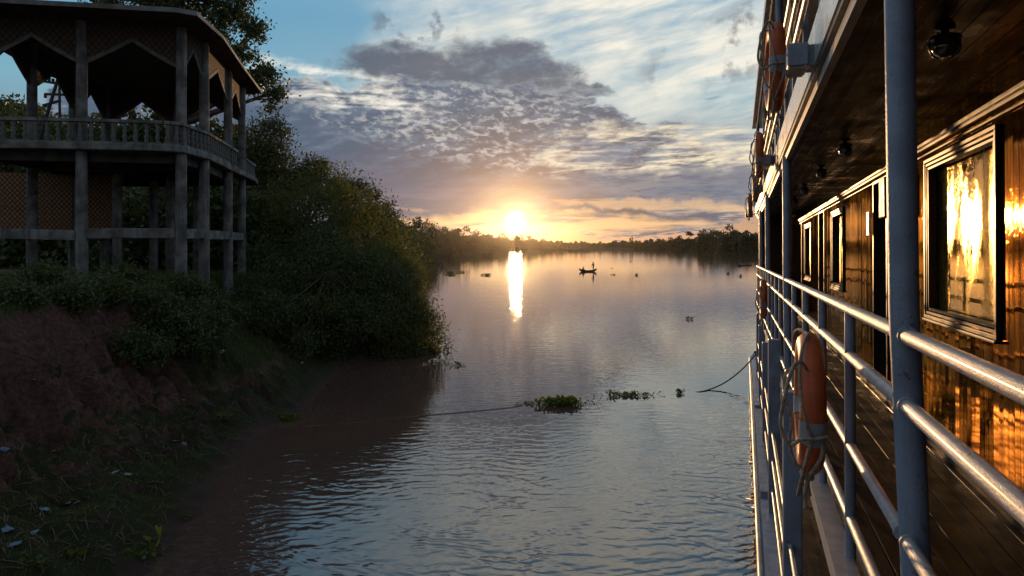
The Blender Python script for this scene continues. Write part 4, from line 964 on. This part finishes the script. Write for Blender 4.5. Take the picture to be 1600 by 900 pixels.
for k, (px_, py_, s, lab, cat) in enumerate(lits):
    g = gpick(px_, py_); m_ = MB(); sd_ = R.random() * 50
    if 'bottle' in lab or 'narrow' in lab or 'lidded' in lab:
        n_ = 12; rr_ = s * .42; prof_ = [(-1.3, .2), (-1.25, 1), (.4, 1), (.8, .5), (1.05, .35), (1.2, .35)]
        vs = [Vector((t * s, rr_ * q * math.cos(2 * math.pi * j / n_), rr_ * q * math.sin(2 * math.pi * j / n_) * .8)) for t, q in prof_ for j in range(n_)]
        m_.add(vs, [(i * n_ + j, i * n_ + (j + 1) % n_, (i + 1) * n_ + (j + 1) % n_, (i + 1) * n_ + j) for i in range(5) for j in range(n_)] + [tuple(range(n_))[::-1], tuple(range(5 * n_, 6 * n_))], True)
    elif 'sheet' in lab or 'scrap' in lab and k % 3:
        K = 9; L_ = s * 2.4; vs = [Vector(((i / K - .5) * L_, (j / K - .5) * L_ * .7, 0)) for i in range(K + 1) for j in range(K + 1)]
        vs = [v * (1 + .35 * noise.noise(v * 9 + Vector((sd_, 0, 0)))) + Vector((0, 0, .38 * s * noise.noise(v * 16 + Vector((0, sd_, 0))))) for v in vs]; top = [v + Vector((0, 0, .003)) for v in vs]; N1 = (K + 1) ** 2
        fs = [(i * (K + 1) + j, (i + 1) * (K + 1) + j, (i + 1) * (K + 1) + j + 1, i * (K + 1) + j + 1) for i in range(K) for j in range(K)]
        m_.add(vs + top, [f[::-1] for f in fs] + [tuple(q + N1 for q in f) for f in fs])
    else:
        K = 12; J = 16; vs = []
        for i in range(K + 1):
            for j in range(J):
                t, q = math.pi * i / K, 2 * math.pi * j / J; v = Vector((math.sin(t) * math.cos(q), math.sin(t) * math.sin(q) * .7, math.cos(t) * .55))
                vs.append(v * s * (1 + .6 * noise.noise(v * 1.8 + Vector((sd_, 0, 0))) + .35 * abs(noise.noise(v * 5 + Vector((sd_, 0, 0))))))
        m_.add(vs, [(i * J + j, (i + 1) * J + j, (i + 1) * J + (j + 1) % J, i * J + (j + 1) % J) for i in range(K) for j in range(J)])
    o = m_.build(cat.replace(' ', '_'), M_lit[2 if 'blu' in lab else 3 if ('pink' in lab or 'dark' in lab) else 1 if k % 2 else 0]); o.location = g + Vector((0, 0, s * .22)); o.rotation_euler = (R.uniform(-.3, .3), R.uniform(-.3, .3), R.uniform(0, 3)); tag(o, lab, cat, 'litter on the bank')
# rope lying across the clay
pts = []
for px_, py_ in ((-5, 540), (30, 556), (70, 572), (110, 586), (150, 597), (185, 607), (215, 622), (238, 638), (262, 652)):
    g = gpick(px_, py_); pts.append(g + Vector((.05, -.1, .05)))
sm_ = []
for a, b_ in zip(pts, pts[1:]):
    for i in range(6): sm_.append(a.lerp(b_, i / 6))
rp = MB().tube(sm_, .009, 6).build('bank_rope', M_dryst); tag(rp, 'thin pale rope lying slanted across the red clay cut', 'rope')

# ------------------------------------------------------------------ water plants
def hyacinth(name, n, spread, size, lab, pos, group='floating water hyacinth clumps', elong=1.0, tall=1.0, seed=0):
    tall *= .62; n = int(n * 1.2)
    rr = random.Random(seed + 5); lv = MB(); sk = MB()
    for i in range(n):
        x_, y_ = rr.gauss(0, .4) * spread * elong, rr.gauss(0, .3) * spread; a = rr.uniform(0, 6.28); up_ = rr.uniform(.15, 1.0) * tall
        out = Vector((math.cos(a), math.sin(a), 0)); p = Vector((x_, y_, 0)); tip = p + out * size * rr.uniform(.3, .9) + Vector((0, 0, size * up_ * 1.5))
        sk.tube([p, p.lerp(tip, .5) + out * size * .1, tip], [size * .07, size * .05, size * .04], 5, False)
        d = (tip - p).normalized(); s_ = d.cross(Vector((0, 0, 1))); s_ = s_.normalized() if s_.length > .01 else Vector((1, 0, 0)); L_ = size * rr.uniform(.7, 1.15); wd = L_ * .42
        up2 = s_.cross(d)
        d2 = (d * .75 + up2 * rr.uniform(-.5, .9)).normalized(); nn = s_.cross(d2)
        vs = [tip, tip + d2 * L_ * .3 + s_ * wd + nn * wd * .25, tip + d2 * L_ * .75 + s_ * wd * .85 + nn * wd * .2, tip + d2 * L_, tip + d2 * L_ * .75 - s_ * wd * .85 + nn * wd * .2, tip + d2 * L_ * .3 - s_ * wd + nn * wd * .25, tip + d2 * L_ * .5]
        lv.add(vs, [(6, i_, (i_ + 1) % 6) for i_ in range(6)], True)
    lv.v += []; k = len(lv.v); lv.v += sk.v; lv.f += [[i + k for i in f] for f in sk.f]; lv.sm += sk.sm
    o = lv.build(name, L_hya); o.location = pos; tag(o, lab, 'water plant', group); return o
H_ = hyacinth
H_('water_hyacinth', 230, .55, .115, 'largest floating hyacinth mat, middle of the river with raised leaves', W(876, 632), elong=1.5, tall=1.2, seed=1)
H_('water_hyacinth', 34, .25, .07, 'thin tail of weed trailing left of the largest hyacinth mat', W(826, 631), elong=2.2, tall=.35, seed=2)
H_('water_hyacinth', 85, .30, .10, 'low spread mat of hyacinth between the largest mat and the mooring rope', W(983, 618), elong=2.6, tall=.5, seed=3)
H_('water_hyacinth', 22, .12, .09, 'small tight hyacinth tuft nearest the mooring rope', W(1062, 614), elong=1.2, seed=4)
H_('water_hyacinth', 7, .10, .12, 'upright hyacinth leaves at the left end of the low spread mat', W(954, 617), elong=.7, tall=1.2, seed=14)
H_('water_hyacinth', 14, .35, .14, 'single sprawling hyacinth just off the headland tip', W(716, 571), elong=1.1, tall=.5, seed=5)
H_('water_hyacinth', 70, 1.0, .30, 'left of two joined hyacinth clumps far out on the left', W(704, 428), elong=.8, seed=6)
H_('water_hyacinth', 50, .9, .24, 'right of two joined hyacinth clumps far out on the left', W(720, 426), elong=1.3, tall=.6, seed=7)
H_('water_hyacinth', 45, .8, .24, 'lone dark hyacinth clump left of the sun glitter', W(760, 430), elong=1.1, tall=.6, seed=8)
H_('water_hyacinth', 26, .5, .16, 'flat clump floating right of the rowing boat', W(958, 429.5), elong=.8, tall=.4, seed=9)
H_('water_hyacinth', 10, .4, .12, 'faint clump floating above the flat clump right of the rowing boat', W(955, 419.5), elong=.8, tall=.3, seed=10)
H_('water_hyacinth', 12, .18, .16, 'tiny clump alone in the open water before the boat bow', W(1078, 499), elong=1.4, tall=.8, seed=11)
for k, (px_, py_, lab) in enumerate(((905, 396, 'far speck of weed above the rowing boat'), (985, 409, 'far speck of weed right of the rowing boat'), (736, 407, 'far speck of weed near the left standing boatman'), (1137, 428, 'dark speck of weed below the right canoe'), (1157, 432, 'dark speck of weed nearest the cruise boat'), (995, 430, 'lone speck of weed between boat and right shore'), (1112, 414, 'speck of weed left of the right canoe'))):
    H_('water_hyacinth', 16, .3 * (400 / (py_ - 384) / 30 + .5), .22, lab, W(px_, py_), elong=1.0, tall=.5, seed=20 + k)
def shore(px_, py_, n, sp, size, lab, seed, tall=1.0):
    return H_('shore_hyacinth', n, sp, size, lab, gpick(px_, py_) + Vector((0, 0, .01)), 'hyacinths stranded along the bank', 1.0, tall, seed)
shore(222, 872, 46, .34, .075, 'hyacinth stranded at the near water edge with one bright yellow green leaf', 31)
shore(243, 856, 3, .05, .17, 'big bright yellow green leaf of the near stranded hyacinth', 46, 1.3).data.materials[0] = leafmat('young_leaf', (.36, .48, .03), (.45, .55, .05), .3)
shore(447, 655, 80, .38, .085, 'bright hyacinth tuft at the inner end of the cove', 32, 1.1)
shore(345, 655, 60, .42, .09, 'hyacinth tuft in the debris left of the cove', 33, 1.1)
shore(292, 813, 12, .14, .05, 'tiny hyacinth floating in the brown water near the beach', 34, .6)
shore(268, 797, 10, .14, .05, 'tiny hyacinth left of the other one in the brown water', 35, .5)
shore(325, 690, 10, .12, .06, 'single hyacinth at the top of the bright reflection', 36)
shore(250, 745, 14, .2, .06, 'withered hyacinth on the beach edge', 37, .6)
shore(120, 870, 26, .35, .07, 'leafy weeds at the bottom left of the beach', 38, 1.2)
shore(62, 885, 22, .35, .07, 'weeds in the lower left corner of the beach', 39, 1.0)
for k, (px_, py_, lab) in enumerate(((560, 563, 'hyacinths fringing the thicket, leftmost'), (600, 560, 'hyacinths fringing the thicket, second from left'), (640, 558, 'hyacinths fringing the thicket, third from left'), (672, 553, 'hyacinths fringing the headland tip'), (690, 548, 'outermost hyacinth leaves at the headland tip'), (520, 575, 'low hyacinths where grass reaches the cove'))):
    p = W(px_, py_); H_('fringe_hyacinth', 70 if k < 4 else 22, .45, .13, lab, p, 'hyacinths along the headland', 1.4, .7, 50 + k)
# line trailing in the cove
pts = [W(px_, py_) + Vector((0, 0, .012)) for px_, py_ in ((470, 667), (520, 664), (560, 661), (600, 657), (640, 652), (690, 647), (740, 643), (790, 638), (815, 634))]
cl = MB().tube(pts, .009, 6).build('floating_line', M_dryst); tag(cl, 'thin line floating across the brown cove water', 'line')

# ------------------------------------------------------------------ small boats and people
def canoe(name, base, yaw, L_, wd, rise, lab, hgt0=.30):
    root = empty(name, base, (0, 0, yaw)); tag(root, lab, 'boat', 'small wooden boats on the river'); m_ = MB(); K = 18; vs = []
    for i in range(K + 1):
        t = -1 + 2 * i / K; x_ = t * L_ / 2; w_ = wd / 2 * max(0.04, (1 - abs(t) ** 2.6)); s_ = rise * abs(t) ** 3.2; dp = -.10 + rise * .9 * abs(t) ** 4.5
        for yy, z_ in ((-w_, hgt0 + s_), (-w_ * .75, dp + .07), (0, dp), (w_ * .75, dp + .07), (w_, hgt0 + s_), (w_ * .86, hgt0 + s_), (w_ * .6, dp + .13), (0, dp + .09), (-w_ * .6, dp + .13), (-w_ * .86, hgt0 + s_)): vs.append((x_, yy, z_))
    n = 10; m_.add(vs, [(i * n + j, i * n + (j + 1) % n, (i + 1) * n + (j + 1) % n, (i + 1) * n + j) for i in range(K) for j in range(n)] + [tuple(range(n))[::-1], tuple(K * n + j for j in range(n))])
    m_.build('hull', M_boat, root)
    for x_ in (-L_ * .22, L_ * .2): MB().box((x_ - .1, -wd * .40, hgt0 - .07), (x_ + .1, wd * .40, hgt0 - .03)).build('thwart', M_boat, root)
    return root
def person(base, yaw, pose, lab, s=1.0):
    """one skinned body; pose: stand / sit"""
    if pose == 'stand':
        J = dict(pel=(0, 0, .93), sp=(.03, 0, 1.15), ch=(.05, 0, 1.36), nk=(.06, 0, 1.50), hd=(.09, 0, 1.62), ht=(.09, 0, 1.72), ls=(.04, .17, 1.40), le=(.16, .24, 1.15), lh=(.36, .16, 1.08), rs=(.04, -.17, 1.40), re=(.14, -.25, 1.14), rh=(.36, -.12, 1.02),
                 lhp=(0, .10, .90), lk=(.06, .14, .48), la=(-.02, .16, .07), lt=(.16, .17, .03), rhp=(0, -.10, .90), rk=(.03, -.13, .48), ra=(-.10, -.15, .07), rt=(.07, -.16, .03))
    else:
        J = dict(pel=(0, 0, .12), sp=(.03, 0, .34), ch=(.07, 0, .56), nk=(.10, 0, .70), hd=(.14, 0, .82), ht=(.14, 0, .92), ls=(.06, .17, .60), le=(.18, .24, .38), lh=(.38, .15, .34), rs=(.06, -.17, .60), re=(.18, -.24, .38), rh=(.38, -.13, .32),
                 lhp=(.04, .10, .12), lk=(.36, .16, .40), la=(.48, .15, .04), lt=(.62, .16, .02), rhp=(.04, -.10, .12), rk=(.36, -.16, .38), ra=(.50, -.15, .04), rt=(.64, -.16, .02))
    rad = dict(pel=.13, sp=.12, ch=.14, nk=.055, hd=.095, ht=.07, ls=.06, le=.045, lh=.035, rs=.06, re=.045, rh=.035, lhp=.09, lk=.06, la=.042, lt=.035, rhp=.09, rk=.06, ra=.042, rt=.035)
    ed = [('pel', 'sp'), ('sp', 'ch'), ('ch', 'nk'), ('nk', 'hd'), ('hd', 'ht'), ('ch', 'ls'), ('ls', 'le'), ('le', 'lh'), ('ch', 'rs'), ('rs', 're'), ('re', 'rh'), ('pel', 'lhp'), ('lhp', 'lk'), ('lk', 'la'), ('la', 'lt'), ('pel', 'rhp'), ('rhp', 'rk'), ('rk', 'ra'), ('ra', 'rt')]
    ks = list(J); V_ = [Vector(J[k]) * s for k in ks]; E_ = [(ks.index(a), ks.index(b)) for a, b in ed]; RR = [rad[k] * s for k in ks]
    for h, sg in (('lh', 1), ('rh', -1)):                            # a palm's five fingers, curled
        p = Vector(J[h])
        for f in range(5):
            a = len(V_); V_ += [(p + Vector((.05, sg * (.02 - .014 * f), .012 - .004 * f))) * s, (p + Vector((.09 - .01 * abs(f - 2), sg * (.02 - .016 * f), -.02))) * s]; RR += [.010 * s, .008 * s]; E_ += [(ks.index(h), a), (a, a + 1)]
    me = bpy.data.meshes.new('person'); me.from_pydata(V_, E_, []); o = bpy.data.objects.new('person', me); COL.objects.link(o); me.materials.append(M_skin)
    md = o.modifiers.new('skin', 'SKIN')
    for i, v in enumerate(me.skin_vertices[0].data): v.radius = (RR[i], RR[i]); v.use_root = (i == 0)
    o.modifiers.new('sub', 'SUBSURF').levels = 1
    o.location = base; o.rotation_euler = (0, 0, yaw); tag(o, lab, 'person')
    h = Vector(J['hd']) * s; hb = MB(); vs = []
    for i in range(5):
        for j in range(10):
            t = math.pi * .55 * i / 4; q = 2 * math.pi * j / 10; vs.append(h + Vector((math.sin(t) * math.cos(q) * .1 - .015, math.sin(t) * math.sin(q) * .1, math.cos(t) * .125)) * s)
    hb.add(vs, [(i * 10 + j, (i + 1) * 10 + j, (i + 1) * 10 + (j + 1) % 10, i * 10 + (j + 1) % 10) for i in range(4) for j in range(10)], True); hb.build('hair', M_hair, o)
    MB().tube([Vector(J[k]) * s for k in ('pel', 'sp', 'ch')] + [Vector(J['nk']) * s - Vector((0, 0, .05 * s))], [.165 * s, .155 * s, .185 * s, .08 * s], 12).build('shirt', M_cloth, o)
    for l in 'lr':
        MB().tube([Vector(J[l + 'hp']) * s, Vector(J[l + 'k']) * s], [.115 * s, .085 * s], 10).build('trouser_leg', M_cloth, o)
        MB().tube([Vector(J[l + 's']) * s, Vector(J[l + 'e']) * s], [.085 * s, .065 * s], 8).build('sleeve', M_cloth, o)
    return o
c1 = W(918.5, 424.5); canoe('rowing_boat', c1, .10, 3.25, .9, .42, 'wooden rowing boat with upturned ends carrying two people, mid river', .26)
ax = Vector((math.cos(.10), math.sin(.10), 0))
person(c1 - ax * .95 + Vector((0, 0, .0)), .3, 'sit', 'person sitting low in the left end of the rowing boat', 1.0)
person(c1 + ax * 1.05 + Vector((0, 0, .10)), 2.9, 'stand', 'person standing at the right end of the rowing boat', 1.0)
pd = MB().tube([c1 + ax * 1.0 + Vector((-.3, -.2, 1.25)), c1 + ax * .4 + Vector((-.1, -.75, .0))], .02, 6).build('paddle', M_boat); tag(pd, 'thin paddle held by the standing person in the rowing boat', 'paddle')
c2 = W(688, 411.5); canoe('dugout_boat', c2, 1.15, 4.2, 1.0, .35, 'small dark boat end on, left of the sun glitter', .4)
person(c2 + Vector((.42, .6, .08)), -1.2, 'stand', 'person standing in the dark boat left of the sun glitter', 1.35)
person(c2 + Vector((-.35, -.5, .05)), -1.2, 'sit', 'person crouched before the standing one in the left dark boat', 1.1)
c3 = W(1163, 415.5); canoe('slender_canoe', c3, .02, 3.4, .6, .10, 'long low canoe by the right shore beside the cruise boat', .16)
person(c3 + Vector((-.95, 0, .0)), 2.8, 'sit', 'person sitting in the left end of the long low canoe', .95)
